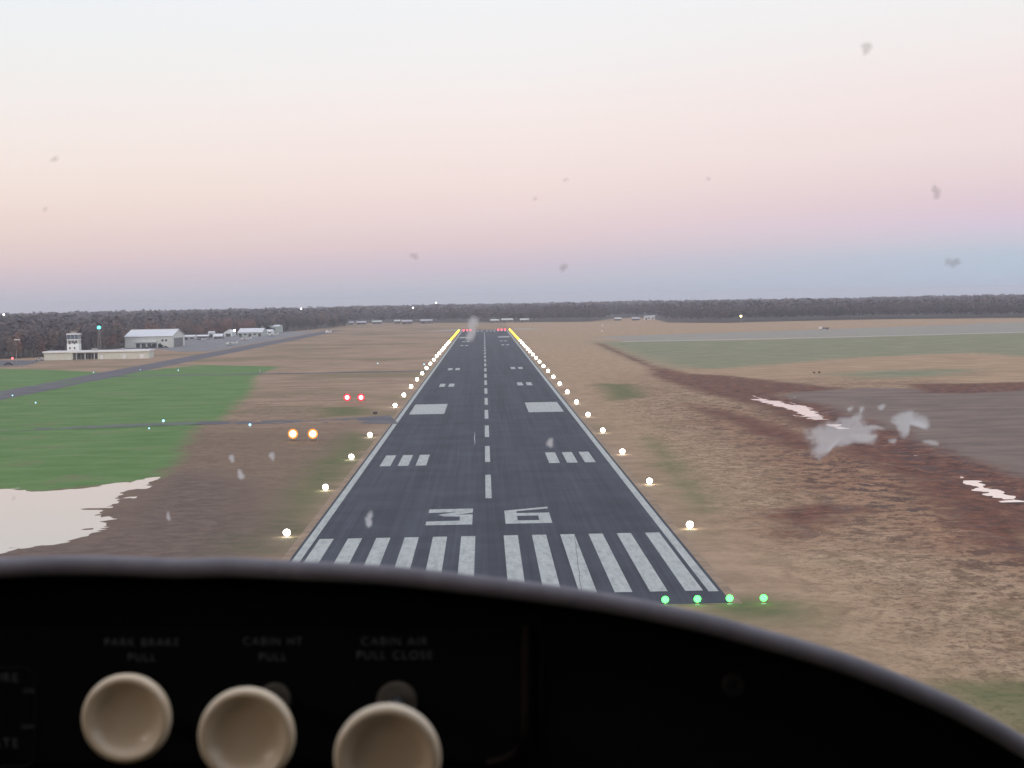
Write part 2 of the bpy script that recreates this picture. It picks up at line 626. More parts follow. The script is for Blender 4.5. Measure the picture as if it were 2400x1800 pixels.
c = t.mix(mask('green', 16, 3), c, grn)
c = t.mix(t.math('MULTIPLY', mask('rust', 30, 9), .72), c, t.mix(t.smooth(n_st1, .46, .55), blend(alb(168, 132, 104), alb(136, 98, 78), .42, .58, by=n_tu2), t.mix(t.smooth(n_st3, .4, .6), alb(92, 58, 48), alb(84, 66, 62))))
c = t.mix(mask('field', 12, 4), c, blend(alb(110, 96, 90), alb(130, 114, 104), by=n_str))
c = t.mix(t.math('MULTIPLY', mask('clay', 24, 4), .9), c, t.mix(t.math('MULTIPLY', t.smooth(n_st1, .55, .63), .7), t.mix(t.math('MULTIPLY', t.smooth(n_tu2, .5, .62), .7), blend(alb(66, 42, 38), alb(124, 80, 66), .40, .58, by=n_st1), alb(82, 68, 70)), alb(146, 118, 88)))
h = t.math('ADD', t.math('MULTIPLY', n_fine, .5), t.math('ADD', n_sm, n_tus))
t.pbr(c, .95, t.bump(h, .7, .25), Specular_IOR_Level=.12)
me.materials.append(t.m)

# ------------------------------------------------------------------ water
t = NT('still_water')
nz = t.bump(t.noise(t.pos(), .8, 3), .02, .02)
gl = t.n('ShaderNodeBsdfGlossy')
gl.inputs['Color'].default_value = (.97, .94, .92, 1)
gl.inputs['Roughness'].default_value = .03
t.link(nz, gl.inputs['Normal'])
df = t.n('ShaderNodeBsdfDiffuse')
df.inputs['Color'].default_value = (.16, .13, .11, 1)
lw = t.n('ShaderNodeFresnel')
lw.inputs['IOR'].default_value = 3.0
mx = t.n('ShaderNodeMixShader')
t.link(t.math('ADD', lw.outputs[0], .14, 0, True), mx.inputs[0])
t.link(df.outputs[0], mx.inputs[1])
t.link(gl.outputs[0], mx.inputs[2])
t.link(mx.outputs[0], t.out.inputs['Surface'])
WATER = t.m
px = [p[0] for p in POND]
py = [p[1] for p in POND]
structure('pond', MB().quad((min(px) - 20, min(py) - 5, -.30), (-38, min(py) - 5, -.30), (-38, max(py) + 14, -.30), (min(px) - 20, max(py) + 14, -.30)), WATER)
for i, (line, wdt) in enumerate(PUDDLES):
    q = np.array(GP(line))
    e = wdt * 2 + 1
    zz = -.30 - .004 * i
    structure('puddle', MB().quad((q[:, 0].min() - e, q[:, 1].min() - e, zz), (q[:, 0].max() + e, q[:, 1].min() - e, zz),
                                  (q[:, 0].max() + e, q[:, 1].max() + e, zz), (q[:, 0].min() - e, q[:, 1].max() + e, zz)), WATER)

# ------------------------------------------------------------------ pavements
def asphalt(name, a, b, streak=.62):
    t = NT(name)
    P = t.pos()
    s1 = t.noise(t.scaled(P, 1.5, .010, 1), 1.0, 6, .75)
    s2 = t.noise(t.scaled(P, .25, .004, 1), 1.0, 3, .6)
    g = t.noise(P, .09, 4, .6)
    f = t.noise(P, 3.0, 3, .7)
    k = t.math('ADD', t.math('MULTIPLY', s1, streak), t.math('ADD', t.math('MULTIPLY', s2, streak * .8), t.math('MULTIPLY', g, .5)))
    c = t.mix(t.smooth(k, .35 * (streak * 1.8 + .5), .68 * (streak * 1.8 + .5)), a, b)
    c = t.mix(t.math('MULTIPLY', f, .25), c, tuple(x * .6 for x in a[:3]) + (1,))
    t.pbr(c, .85, t.bump(f, .2, .02), Specular_IOR_Level=.25)
    return t


RW = asphalt('runway_asphalt', alb(38, 42, 52), alb(72, 78, 91))
TW = asphalt('taxiway_asphalt', alb(82, 80, 88), alb(106, 103, 108), .2).m
AP = asphalt('apron_concrete', alb(112, 112, 116), alb(140, 138, 138), .1).m
HW = 75 * FT
RL = 5340 * FT
structure('runway', MB().quad((-HW, -1.6, 0), (HW, -1.6, 0), (HW, RL, 0), (-HW, RL, 0)), RW.m)
structure('runway_shoulder', MB().quad((-HW - 1.0, -2.0, -.014), (HW + 1.0, -2.0, -.014), (HW + 1.0, RL + 3, -.014), (-HW - 1.0, RL + 3, -.014)),
          plain('weathered_edge', alb(138, 116, 94), .9, .2, .4))

t = NT('worn_white_paint')
P = t.pos()
w1 = t.noise(t.scaled(P, 1.4, .22, 1), 1.0, 6, .72)
w2 = t.noise(P, 2.4, 4, .7)
w3 = t.noise(t.scaled(P, .35, 1.2, 1), 1.0, 4, .6)
c = t.mix(t.smooth(w1, .4, .7), alb(174, 179, 176), alb(144, 150, 148))
c = t.mix(t.math('MULTIPLY', t.smooth(t.math('ADD', w2, t.math('MULTIPLY', w3, .6)), .86, 1.0), .55), c, alb(92, 96, 102))
t.pbr(c, .75, None, Specular_IOR_Level=.3)
PAINT = t.m

mk = MB()
Z1 = .008


def rect(x0, x1, y0, y1):
    mk.quad((x0 * FT, y0 * FT, Z1), (x1 * FT, y0 * FT, Z1), (x1 * FT, y1 * FT, Z1), (x0 * FT, y1 * FT, Z1))


def shape(pts, ox, oy):
    mk.poly([((ox + x) * FT, (oy + y) * FT, Z1) for x, y in pts])


for sgn in (-1, 1):
    for i in range(6):
        a = 5.75 + 11.5 * i
        x0, x1 = (a, a + 5.75) if sgn > 0 else (-a - 5.75, -a)
        rect(x0, x1, 20, 170)
    e0, e1 = (70.6, 73.8) if sgn > 0 else (-73.8, -70.6)
    rect(e0, e1, 18, 5322)
    for i in range(3):
        a = 36 + 10.5 * i
        rect(*((a, a + 6.2) if sgn > 0 else (-a - 6.2, -a)), 497, 572)
    rect(*((36, 66) if sgn > 0 else (-66, -36)), 988, 1138)
    for y in (1485, 1982, 3360, 3750):
        for i in range(2):
            a = 36 + 10.5 * i
            rect(*((a, a + 6.2) if sgn > 0 else (-a - 6.2, -a)), y, y + 75)
    rect(*((36, 66) if sgn > 0 else (-66, -36)), 4200, 4350)
    for i in range(6):
        a = 5.75 + 11.5 * i
        rect(*((a, a + 5.75) if sgn > 0 else (-a - 5.75, -a)), 5170, 5320)
y = 312
while y < 5000:
    rect(-1.5, 1.5, y, y + 120)
    y += 200
# numerals 36 (20 ft wide, 60 ft tall)
for q in ([(0, 45.5), (12.5, 47.5), (12.5, 60), (0, 59.5)], [(12.5, 47.5), (20, 44), (20, 60), (12.5, 60)], [(12.5, 47.5), (4.5, 37.5), (12, 36.5), (20, 44)],
          [(4.5, 37.5), (7.5, 31), (14.4, 30), (14.4, 36.5), (12, 36.5)], [(14.4, 37), (14.4, 0), (20, 0), (20, 37)], [(0, 0), (14.4, 0), (14.4, 14.5), (0, 13)]):
    shape(q, -27.3, 209)
for q in ([(0, 0), (5.4, 0), (5.4, 46), (0, 49)], [(0, 49), (5.4, 46), (20, 55), (20, 62)], [(5.4, 0), (20, 0), (20, 11), (5.4, 11)],
          [(14.8, 11), (20, 11), (20, 38.5), (14.8, 38.5)], [(5.4, 28), (14.8, 28), (14.8, 38.5), (5.4, 38.5)]):
    shape(q, 7, 209)
structure('runway_markings', mk, PAINT)
structure('sealed_crack', MB().add([(8.95 + i * .10 + .05 * math.sin(i * 1.7) + d, 7 + i * 2.9, .012) for i in range(16) for d in (0, .065)],
                                   [(2 * i, 2 * i + 1, 2 * i + 3, 2 * i + 2) for i in range(15)]), plain('tar', (.05, .05, .055, 1), .6))
structure('paint_scuff', MB().add([(-2.6 - .02 * i + .06 * math.sin(i * .9) + d * (.05 + .12 * math.sin(i * math.pi / 10)), 196 + i * 3.6, .012)
                                  for i in range(11) for d in (0, 1)], [(2 * i, 2 * i + 1, 2 * i + 3, 2 * i + 2) for i in range(10)]), PAINT)


def strip(name, pts, width, zz, mat, fillet=0):
    """a paved strip along ground points"""
    mb = MB()
    pts = [Vector((p[0], p[1], 0)) for p in pts]
    L = []
    for i, p in enumerate(pts):
        d = (pts[min(i + 1, len(pts) - 1)] - pts[max(i - 1, 0)]).normalized()
        n = Vector((-d.y, d.x, 0))
        w = width[i] if hasattr(width, '__len__') else width
        L += [p + n * w / 2, p - n * w / 2]
    return structure(name, mb.add([(p.x, p.y, zz) for p in L], [(2 * i, 2 * i + 1, 2 * i + 3, 2 * i + 2) for i in range(len(pts) - 1)]), mat)


# parallel taxiway, crossing taxiways, apron, road, pads
strip('parallel_taxiway', [(-166, -300), (-165, 300), (-164, 900), (-163, 1500), (-163, 1830)], 17, .012, TW)
tx = [G(855, 906), G(700, 910), G(420, 914), G(200, 922), G(0, 930), (-166, 305)]
tx[0] = (-HW - .2, tx[0][1])
OG = asphalt('overgrown_asphalt', alb(84, 100, 84), alb(104, 108, 102), .2).m
strip('link_taxiway', tx[:3], [34, 12.5, 12], .014, TW)
strip('overgrown_taxiway', tx[2:], [12, 11, 11, 12], .022, OG)
t2 = [(-HW - .2, 600), (-80, 601), (-140, 603), (-166, 604)]
strip('far_link_taxiway', t2, 10, .014, TW)
strip('end_taxiway', [(-HW, 1590), (-90, 1600), (-163, 1610)], 14, .014, TW)
structure('apron', MB().poly([(-196, 1010, .006), (-176, 1010, .006), (-176, 1790, .006), (-250, 1790, .006), (-268, 1500, .006), (-300, 1190, .006), (-290, 1120, .006), (-225, 1090, .006)]), AP)
structure('access_road', MB().poly([(*p, .006) for p in GP([(-300, 800), (50, 791), (95, 778.5), (-300, 778.5)])]), TW)
strip('perimeter_road', [G(1345, 738), G(1600, 733), G(1900, 726), G(2212, 717.5), G(2700, 703)], 13, .01, plain('pale_concrete', alb(172, 172, 166), .9, .08, .05))
structure('overrun', MB().quad((-60, RL + 20, -.005), (-20, RL + 25, -.005), (-20, RL + 110, -.005), (-40, RL + 110, -.005)), plain('dry_gravel', alb(158, 146, 134), .95, .1, .1))
structure('overrun_pad', MB().quad((-24, RL + 4, -.008), (24, RL + 4, -.008), (24, RL + 60, -.008), (-24, RL + 60, -.008)), TW)
structure('overrun_gravel', MB().quad((30, RL + 30, -.005), (62, RL + 30, -.005), (48, RL + 110, -.005), (30, RL + 110, -.005)), bpy.data.materials['dry_gravel'])

# ------------------------------------------------------------------ lights of the airfield
METAL = plain('galvanised_metal', (.28, .28, .29, 1), .5, .1, 5)
DARKM = plain('dark_painted_metal', (.05, .05, .055, 1), .6, .1, 5)
WHITE_P = plain('white_painted_metal', (.62, .62, .6, 1), .6, .08, 2)
ORANGE_P = plain('orange_painted_metal', (.55, .18, .05, 1), .6, .1, 2)


def lamp_proto(name, label, cat, col, strength, r=.36, group=None, h=.55):
    """frangible edge light: stem, base plate, cap ring, glowing lens"""
    o = thing(name, label, cat, group=group)
    MB().lathe([(.26, -.12), (.26, .03), (.2, .05)], n=10).build('base_plate', METAL, o)
    MB().lathe([(.06, .05), (.06, h - r * .6), (r * .55, h - r * .55), (r * .6, h - r * .25)], n=8).build('stem', ORANGE_P, o)
    MB().ball((0, 0, h), r, 18, 14, .95).build('lens', emit(name + '_glow', col, strength), o, smooth=True)
    return o


SP = 55.9
Y0 = 54.8
protos = {}
for key, col, st in (('white', (1, .97, .86, 1), 26), ('yellow', (1, .72, .06, 1), 10)):
    protos[key] = None
for side, sx, nm in ((-1, -25.4, 'pond side'), (1, 25.2, 'red ditch side')):
    for i in range(29):
        if side < 0 and i == 4:
            continue
        key = 'white' if i < 20 else 'yellow'
        lab = 'glowing %s runway edge light, %s from the near threshold, %s' % (key, ORD[i], nm)
        if protos[key] is None:
            o = protos[key] = lamp_proto('runway_edge_light', lab, 'runway light', (1, .97, .84, 1) if key == 'white' else (1, .66, .03, 1), 24 if key == 'white' else 8, .46)
        else:
            o = copy_tree(protos[key])
        o['label'] = lab
        o['group'] = key + ' edge lights along the runway'
        o.location = (sx - side * .45 * i / 28, Y0 + SP * i, 0)
        k = min(1.55, .95 + i * .04)
        o.scale = (k, k, k)
g0 = None
for i, xf in enumerate((54, 64, 74, 84.5)):
    o = g0 if g0 is None and False else (copy_tree(g0) if g0 else lamp_proto('threshold_light', '', 'threshold light', (.06, 1, .10, 1), 7, .34))
    g0 = g0 or o
    o['label'] = 'glowing green threshold light at the near runway end, ' + ('nearest the centreline', 'second out from the centreline', 'just inside the outermost green one', 'outermost on the grass')[i]
    o['group'] = 'green threshold lights'
    o.location = (xf * FT, -2.2 if xf < 80 else -2.4, .0)
r0 = None
for sgn in (-1, 1):
    for i, xx in enumerate((13.6, 16.9, 20.2)):
        o = copy_tree(r0) if r0 else lamp_proto('runway_end_light', '', 'runway end light', (1, .02, .05, 1), 12, .62, h=.75)
        r0 = r0 or o
        o['label'] = 'glowing red light across the far runway end, %s edge, %s' % ('pond-side' if sgn < 0 else 'ditch-side', ('innermost', 'middle one', 'outermost')[i])
        o['group'] = 'red lights at the far runway end'
        o.location = (sgn * xx, 1626, 0)


def vasi(u, v, label, grp, col, st, proto=None, rim=None):
    x, y = G(u, v, 1.1)
    if proto:
        o = copy_tree(proto)
    else:
        o = thing('approach_slope_light', label, 'approach light')
        b = MB().add([(-.56, 0, .6), (.56, 0, .6), (.56, 0, 1.6), (-.56, 0, 1.6), (-.5, 1.8, .62), (.5, 1.8, .62), (.5, 1.8, 1.4), (-.5, 1.8, 1.4)],
                     [(0, 1, 2, 3), (4, 7, 6, 5), (0, 4, 5, 1), (3, 2, 6, 7), (0, 3, 7, 4), (1, 5, 6, 2)]).build('housing', METAL, o)
        for lx in (-.7, .7):
            for ly in (.15, 1.6):
                MB().tube([(lx, ly, -.1), (lx, ly, .6)], .04, 6).build('leg', METAL, o)
        MB().lathe([(.02, .0), (.40, .0), (.46, .10), (.44, .2), (.30, .34), (.02, .40)], (0, -.02, 1.1), 'y', 20).build('lens', emit(grp + '_glow', col, st), o, smooth=True)
        MB().lathe([(.50, .0), (.72, .0), (.74, .05), (.72, .10), (.50, .10)], (0, -.02, 1.1), 'y', 24).build('halo_ring', emit(grp + '_rim', rim, 1.3), o)  # emissive ring added round the lens, standing in for its coloured halo
    o['label'] = label
    o['group'] = grp
    o.location = (x, y, 0)
    o['category'] = 'approach light'
    o.scale = (1.45, 1.45, 1.45)
    return o


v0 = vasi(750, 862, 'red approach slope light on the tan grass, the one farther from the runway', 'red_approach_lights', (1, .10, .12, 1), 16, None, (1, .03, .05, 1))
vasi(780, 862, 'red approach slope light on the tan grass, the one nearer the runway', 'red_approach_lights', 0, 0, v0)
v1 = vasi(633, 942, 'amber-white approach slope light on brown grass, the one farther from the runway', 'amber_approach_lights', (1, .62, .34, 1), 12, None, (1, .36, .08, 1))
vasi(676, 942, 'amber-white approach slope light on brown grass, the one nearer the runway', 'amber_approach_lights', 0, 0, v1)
for o in (v0, v1):
    pass

b0 = None
for i, (u, v, lab) in enumerate(((353, 910.5, 'blue-white taxiway light on the grass above the link taxiway, brighter than the rest'),
                                 (540, 919, 'blue-white taxiway light at the lower edge of the link taxiway in brown grass'),
                                 (27, 854, 'pale taxiway light between the parallel taxiway and the upper green wedge'),
                                 (77, 869.5, 'pale taxiway light on the large green field beside the parallel taxiway'),
                                 (202, 804, 'pale taxiway light on the far grass in front of the long low terminal'),
                                 (385, 800, 'pale blue taxiway light at the tip of the green field by the parallel taxiway'),
                                 (303, 798, 'faint taxiway light just past the end of the long low terminal'),
                                 (322, 924, 'faint pale taxiway light below the link taxiway in the green field'),
                                 (816, 785, 'tiny white light on the far link taxiway away from the runway'),
                                 (916, 787.5, 'tiny white light where the far link taxiway meets the runway'))):
    o = copy_tree(b0) if b0 else lamp_proto('taxiway_light', lab, 'taxiway light', (.42, .78, 1, 1), 2.0, .27)
    b0 = b0 or o
    x, y = G(u, v, .5)
    o.location = (x, y, 0)
    o['label'] = lab
    o['group'] = 'taxiway lights'
    k = (1.25, 1.2, .9, .85, .8, 1.0, .6, .7, 1.0, 1.2)[i]
    o.scale = (k, k, k)

# small dark sign by the link taxiway, pale marker in the tan field
x, y = G(810.5, 897, 0)
o = thing('taxiway_sign', 'small black sign panel standing in the grass beside the runway edge and link taxiway', 'sign', (x, y, 0))
bevel(MB().box(-.55, .55, -.08, .08, .28, .92).build('panel', DARKM, o), .03)
for lx in (-.4, .4):
    MB().tube([(lx, 0, -.1), (lx, 0, .3)], .035, 6).build('leg', METAL, o)
x, y = G(562, 807, 0)
o = thing('marker_post', 'pale rounded marker post where green field meets tan grass', 'post', (x, y, 0))
MB().lathe([(.3, -.1), (.3, 1.2), (.26, 1.55), (.12, 1.7)], n=12).build('post', plain('dull_white', (.36, .36, .33, 1), .8), o, smooth=True)
MB().lathe([(.42, -.1), (.42, .1), (.32, .14)], n=12).build('base', METAL, o)

# ------------------------------------------------------------------ buildings
CREAM = plain('cream_block_wall', alb(180, 184, 176, 1.35), .85, .06, .6)
OFFW = plain('off_white_wall', alb(196, 201, 201, 1.4), .8, .06, .4)
PALER = plain('pale_metal_roof', alb(206, 207, 210, 1.15), .55, .06, .3)
PALEW = plain('pale_metal_wall', alb(168, 170, 168, 1.4), .7, .07, .4)
GREENW = plain('grey_green_wall', alb(156, 166, 160, 1.35), .7, .06, .4)
GLASS = plain('dark_window_glass', (.035, .045, .055, 1), .12, .1, 1, Specular_IOR_Level=.6)
DKDOOR = plain('dark_opening', (.06, .062, .07, 1), .6, .15, .8)
GREYW = plain('grey_wall', alb(122, 120, 126), .8, .1, .3)


def ribs(mat_name, col, axis_i, period):
    """standing seam sheet metal"""
    t = NT(mat_name)
    p = t.obj()
    s = t.n('ShaderNodeSeparateXYZ')
    t.link(p, s.inputs[0])
    w = t.math('SINE', t.math('MULTIPLY', s.outputs[axis_i], 2 * math.pi / period))
    n = t.noise(p, .25, 4)
    c = t.mix(t.smooth(n, .3, .7), tuple(x * .9 for x in col[:3]) + (1,), col)
    return t.pbr(c, .55, t.bump(t.smooth(w, .6, .95), .4, .05))


SEAM = ribs('seamed_roof_sheet', alb(200, 201, 206, 1.2), 0, .9)
SEAMW = ribs('ribbed_wall_sheet', alb(186, 189, 183, 1.45), 0, .6)

# terminal: long low flat-roofed building
YT = 868.0
xl, _ = at(95, 770, YT)
xr, _ = at(322, 770, YT)
xa, _ = at(157, 770, YT)
xb, _ = at(211, 770, YT)
o = thing('terminal_building', 'long low cream terminal with white flat roof and dark glazed entrance at foot of tower', 'building', ((xl + xr) / 2, YT, 0))
c0 = (xl + xr) / 2
MB().box(xl - c0, xa - c0, 0, 15, -.2, 4.1).box(xb - c0, xr - c0, 0, 15, -.2, 4.1).box(xa - c0, xb - c0, 3.2, 15, -.2, 4.1).build('wall', CREAM, o)
rf = MB().box(xl - c0 - .5, xr - c0 + .5, -.7, 15.6, 4.103, 4.95).build('roof', PALER, o)
MB().box(xl - c0 - .62, xr - c0 + .62, -.82, -.703, 4.0, 4.75).build('fascia', OFFW, rf)
for i in range(7):
    x0 = xa - c0 + .3 + i * ((xb - xa) - .6) / 7
    f = MB().box(x0, x0 + (xb - xa - .6) / 7 - .15, 3.06, 3.197, .1, 3.5).build('window', METAL, o)
    MB().box(x0 + .12, x0 + (xb - xa - .6) / 7 - .27, 3.0, 3.057, .25, 3.35).build('pane', GLASS, f)
for i in range(3):
    xx = xa - c0 + 2 + i * (xb - xa - 4) / 2
    MB().tube([(xx, .1, -.2), (xx, .1, 4.1)], .18, 8).build('column', OFFW, o)
for xx, ww in ((xb - c0 + 2.2, 1.2), (xb - c0 + 15, 1.4), (xr - c0 - 4, 2.6)):
    d = MB().box(xx - ww / 2, xx + ww / 2, -.06, -.003, 0, 2.4).build('door', OFFW, o)
    MB().box(xx + ww * .35, xx + ww * .4, -.12, -.062, 1.0, 1.15).build('handle', METAL, d)
MB().box(-4, -1, 6, 8.5, 4.953, 6.1).build('rooftop_unit', METAL, o)
MB().box(12, 14, 9, 11, 4.953, 5.8).build('rooftop_unit', METAL, o)

# control tower
YW = 888.0
x0, _ = at(147.5, 750, YW)
x1, _ = at(173, 750, YW)
_, zt = at(160, 716.5, YW)
wdt = x1 - x0
o = thing('control_tower', 'square white control tower with dark glazed cab rising behind the long low terminal', 'control tower', ((x0 + x1) / 2, YW, 0))
hw = wdt / 2
z1 = zt - 7.0
z2 = zt - 4.6
z3 = zt - 1.7
MB().box(-hw, hw, -hw, hw, -.2, z1).build('shaft', OFFW, o)
f = MB().box(-hw * .98, hw * .98, -hw * .98, hw * .98, z1 + .003, z2).build('equipment_floor', PALEW, o)
for xx in (-hw * .55, 0, hw * .55):
    MB().box(xx - .75, xx + .75, -hw - .02, -hw * .98 - .003, z1 + .45, z2 - .5).build('louver', DKDOOR, f)
k = 1.0
cabg = MB().add([(sx * hw * (.90 if zz < z3 - .1 else k), sy * hw * (.90 if zz < z3 - .1 else k), zz) for zz in (z2 + .3, z3) for sx, sy in ((-1, -1), (1, -1), (1, 1), (-1, 1))],
                [(0, 1, 5, 4), (1, 2, 6, 5), (2, 3, 7, 6), (3, 0, 4, 7), (0, 3, 2, 1), (4, 5, 6, 7)]).build('cab_glazing', plain('tinted_cab_glass', (.10, .13, .16, 1), .15, .1, 1, Specular_IOR_Level=.6), o)
m = MB()
for sx, sy in ((-1, -1), (1, -1), (1, 1), (-1, 1), (-.33, -1), (.33, -1), (1, -.33), (1, .33), (-1, .33), (-1, -.33)):
    m.tube([(sx * hw * .91, sy * hw * .91, z2 + .25), (sx * hw * 1.01, sy * hw * 1.01, z3 + .02)], .07, 6)
m.build('mullion', OFFW, cabg)
MB().box(-hw * 1.03, hw * 1.03, -hw * 1.03, hw * 1.03, z2 + .003, z2 + .3).build('walkway', OFFW, o)
rf = MB().box(-hw * 1.07, hw * 1.07, -hw * 1.07, hw * 1.07, z3 + .023, z3 + .7).build('roof', PALER, o)
MB().box(-1.3, 1.3, -1, 1, z3 + .703, zt).build('rooftop_unit', METAL, rf)
for ax in (-2.0, .4, 1.8):
    MB().tube([(ax, .5, z3 + .7), (ax, .5, zt + .9 + ax * .3)], .05, 5).build('antenna', METAL, rf)
for i, xx in enumerate((-hw * .5, hw * .3)):
    for zz in (5.6, 8.4):
        w_ = MB().box(xx - .45, xx + .45, -hw - .03, -hw - .003, zz, zz + 1.3).build('window', METAL, o)
        MB().box(xx - .36, xx + .36, -hw - .05, -hw - .033, zz + .1, zz + 1.2).build('pane', GLASS, w_)

# beacon mast with green light
YB = 930.0
xb_, zb_ = at(213.6, 708.7, YB)
o = thing('beacon_mast', 'lattice beacon mast with bright green lamp between control tower and big hangar', 'beacon', (xb_, YB, 0))
m = MB()
top = zb_ - .6
for sx, sy in ((-1, -1), (1, -1), (1, 1), (-1, 1)):
    m.tube([(sx * 1.1, sy * 1.1, -.2), (sx * .4, sy * .4, top)], .07, 5)
nb = 9
for i in range(nb):
    za, zb2 = top * i / nb, top * (i + 1) / nb
    ra, rb = 1.1 - .7 * i / nb, 1.1 - .7 * (i + 1) / nb
    for (a, b), (c_, d_) in (((-1, -1), (1, -1)), ((1, -1), (1, 1)), ((1, 1), (-1, 1)), ((-1, 1), (-1, -1))):
        m.tube([(a * ra, b * ra, za), (c_ * rb, d_ * rb, zb2)], .045, 4)
m.build('lattice', METAL, o)
MB().box(-.9, .9, -.9, .9, top + .003, top + .13).build('platform', METAL, o)
MB().ball((0, 0, zb_ + .35), 1.0, 14, 10, .85).build('lamp', emit('green_beacon_glow', (.05, 1, .75, 1), 9), o, smooth=True)

# big hangar
YH = 1142.0
hx0, _ = at(270, 745, YH)
hx1, _ = at(372, 745, YH)
_, he = at(300, 727.5, YH)
HD = 55.0
_, hr = at(340, 712.3, YH + HD / 2)
HWD = (hx1 - hx0) / 2
o = thing('hangar', 'large pale hangar with sloping metal roof, ridge lying crosswise, dark doors at its foot', 'hangar', ((hx0 + hx1) / 2, YH, 0))
MB().add([(-HWD, 0, -.2), (HWD, 0, -.2), (HWD, 0, he), (-HWD, 0, he), (-HWD, HD, -.2), (HWD, HD, -.2), (HWD, HD, he), (-HWD, HD, he), (-HWD, HD / 2, hr - .1), (HWD, HD / 2, hr - .1)],
         [(0, 1, 2, 3), (5, 4, 7, 6), (1, 5, 6, 9, 2), (4, 0, 3, 8, 7), (0, 4, 5, 1)]).build('wall', SEAMW, o)
rf = MB()
e = .7
for s_ in (0, 1):
    ya, yb = (-e, HD / 2) if s_ == 0 else (HD + e, HD / 2)
    sl = (hr - he) / (HD / 2)
    za = he - e * sl
    rf.add([(-HWD - e, ya, za + .05), (HWD + e, ya, za + .05), (HWD + e, yb, hr + .05), (-HWD - e, yb, hr + .05),
            (-HWD - e, ya, za + .3), (HWD + e, ya, za + .3), (HWD + e, yb, hr + .3), (-HWD - e, yb, hr + .3)],
           [(4, 5, 6, 7), (0, 3, 2, 1), (0, 1, 5, 4), (1, 2, 6, 5), (0, 4, 7, 3)])
rf = rf.build('roof', SEAM, o)
MB().box(-HWD - .4, HWD + .4, HD / 2 - .4, HD / 2 + .4, hr + .303, hr + .5).build('ridge_cap', PALER, rf)
MB().box(-HWD * .55, HWD * .35, -1.8, -.003, he * .47, he * .56).build('canopy', OFFW, o)
for i in range(4):
    x = -HWD * .45 + i * HWD * .24
    d = MB().box(x - 1.3, x + 1.3, -.12, -.003, 0, 3.0).build('door', DKDOOR, o)
    MB().box(x - .1, x + .1, -.2, -.123, 1.0, 1.3).build('handle', METAL, d)
MB().box(HWD + .003, HWD + .1, 8, HD - 8, 0, he * .8).build('hangar_door', GREYW, o)
for i in range(2):
    MB().box(HWD * .55 + i * 2.6, HWD * .55 + i * 2.6 + 1.4, -.08, -.003, he * .55, he * .72).build('window', GLASS, o)


def shed(label, cat, u0, u1, vroof, vbase, depth, roof_rise, wall, roof, name='shed', ridge='x', group=None, openings=2):
    """gabled building from its surveyed front: left/right, eave, foot"""
    cx_, Y = G((u0 + u1) / 2, vbase)
    x0, _ = at(u0, vbase, Y)
    x1, _ = at(u1, vbase, Y)
    _, zr = at((u0 + u1) / 2, vroof, Y)
    h_ = max(2.2, zr - roof_rise)
    o = thing(name, label, cat, ((x0 + x1) / 2, Y, 0), group=group)
    w_ = (x1 - x0) / 2
    if ridge == 'x':
        MB().add([(-w_, 0, -.2), (w_, 0, -.2), (w_, 0, h_), (-w_, 0, h_), (-w_, depth, -.2), (w_, depth, -.2), (w_, depth, h_), (-w_, depth, h_), (-w_, depth / 2, h_ + roof_rise), (w_, depth / 2, h_ + roof_rise)],
                 [(0, 1, 2, 3), (5, 4, 7, 6), (1, 5, 6, 9, 2), (4, 0, 3, 8, 7)]).build('wall', wall, o)
        m = MB()
        for ya in (-.5, depth + .5):
            yb = depth / 2
            z0 = h_ - .5 * roof_rise / (depth / 2)
            m.add([(-w_ - .4, ya, z0 + .03), (w_ + .4, ya, z0 + .03), (w_ + .4, yb, h_ + roof_rise + .03), (-w_ - .4, yb, h_ + roof_rise + .03),
                   (-w_ - .4, ya, z0 + .25), (w_ + .4, ya, z0 + .25), (w_ + .4, yb, h_ + roof_rise + .25), (-w_ - .4, yb, h_ + roof_rise + .25)],
                  [(4, 5, 6, 7), (0, 3, 2, 1), (0, 1, 5, 4), (1, 2, 6, 5), (0, 4, 7, 3)])
    else:
        MB().add([(-w_, 0, -.2), (w_, 0, -.2), (w_, 0, h_), (-w_, 0, h_), (-w_, depth, -.2), (w_, depth, -.2), (w_, depth, h_), (-w_, depth, h_), (0, 0, h_ + roof_rise), (0, depth, h_ + roof_rise)],
                 [(0, 1, 2, 8, 3), (5, 4, 7, 9, 6), (1, 5, 6, 2), (4, 0, 3, 7)]).build('wall', wall, o)
        m = MB()
        for s_ in (-1, 1):
            xa_ = s_ * (w_ + .4)
            z0 = h_ - .4 * roof_rise / w_
            m.add([(xa_, -.4, z0 + .03), (xa_, depth + .4, z0 + .03), (0, depth + .4, h_ + roof_rise + .03), (0, -.4, h_ + roof_rise + .03),
                   (xa_, -.4, z0 + .25), (xa_, depth + .4, z0 + .25), (0, depth + .4, h_ + roof_rise + .25), (0, -.4, h_ + roof_rise + .25)],
                  [(4, 5, 6, 7), (0, 3, 2, 1), (0, 1, 5, 4), (1, 2, 6, 5), (0, 4, 7, 3)])
    m.build('roof', roof, o)
    for i in range(openings):
        xx = -w_ + (i + .5) * 2 * w_ / openings
        ww = min(2.4, w_ / openings * .6)
        MB().box(xx - ww, xx + ww, -.07, -.003, 0 if i % 2 == 0 else h_ * .35, h_ * .72).build('door' if i % 2 == 0 else 'window', DKDOOR if i % 2 == 0 else GLASS, o)
    return o


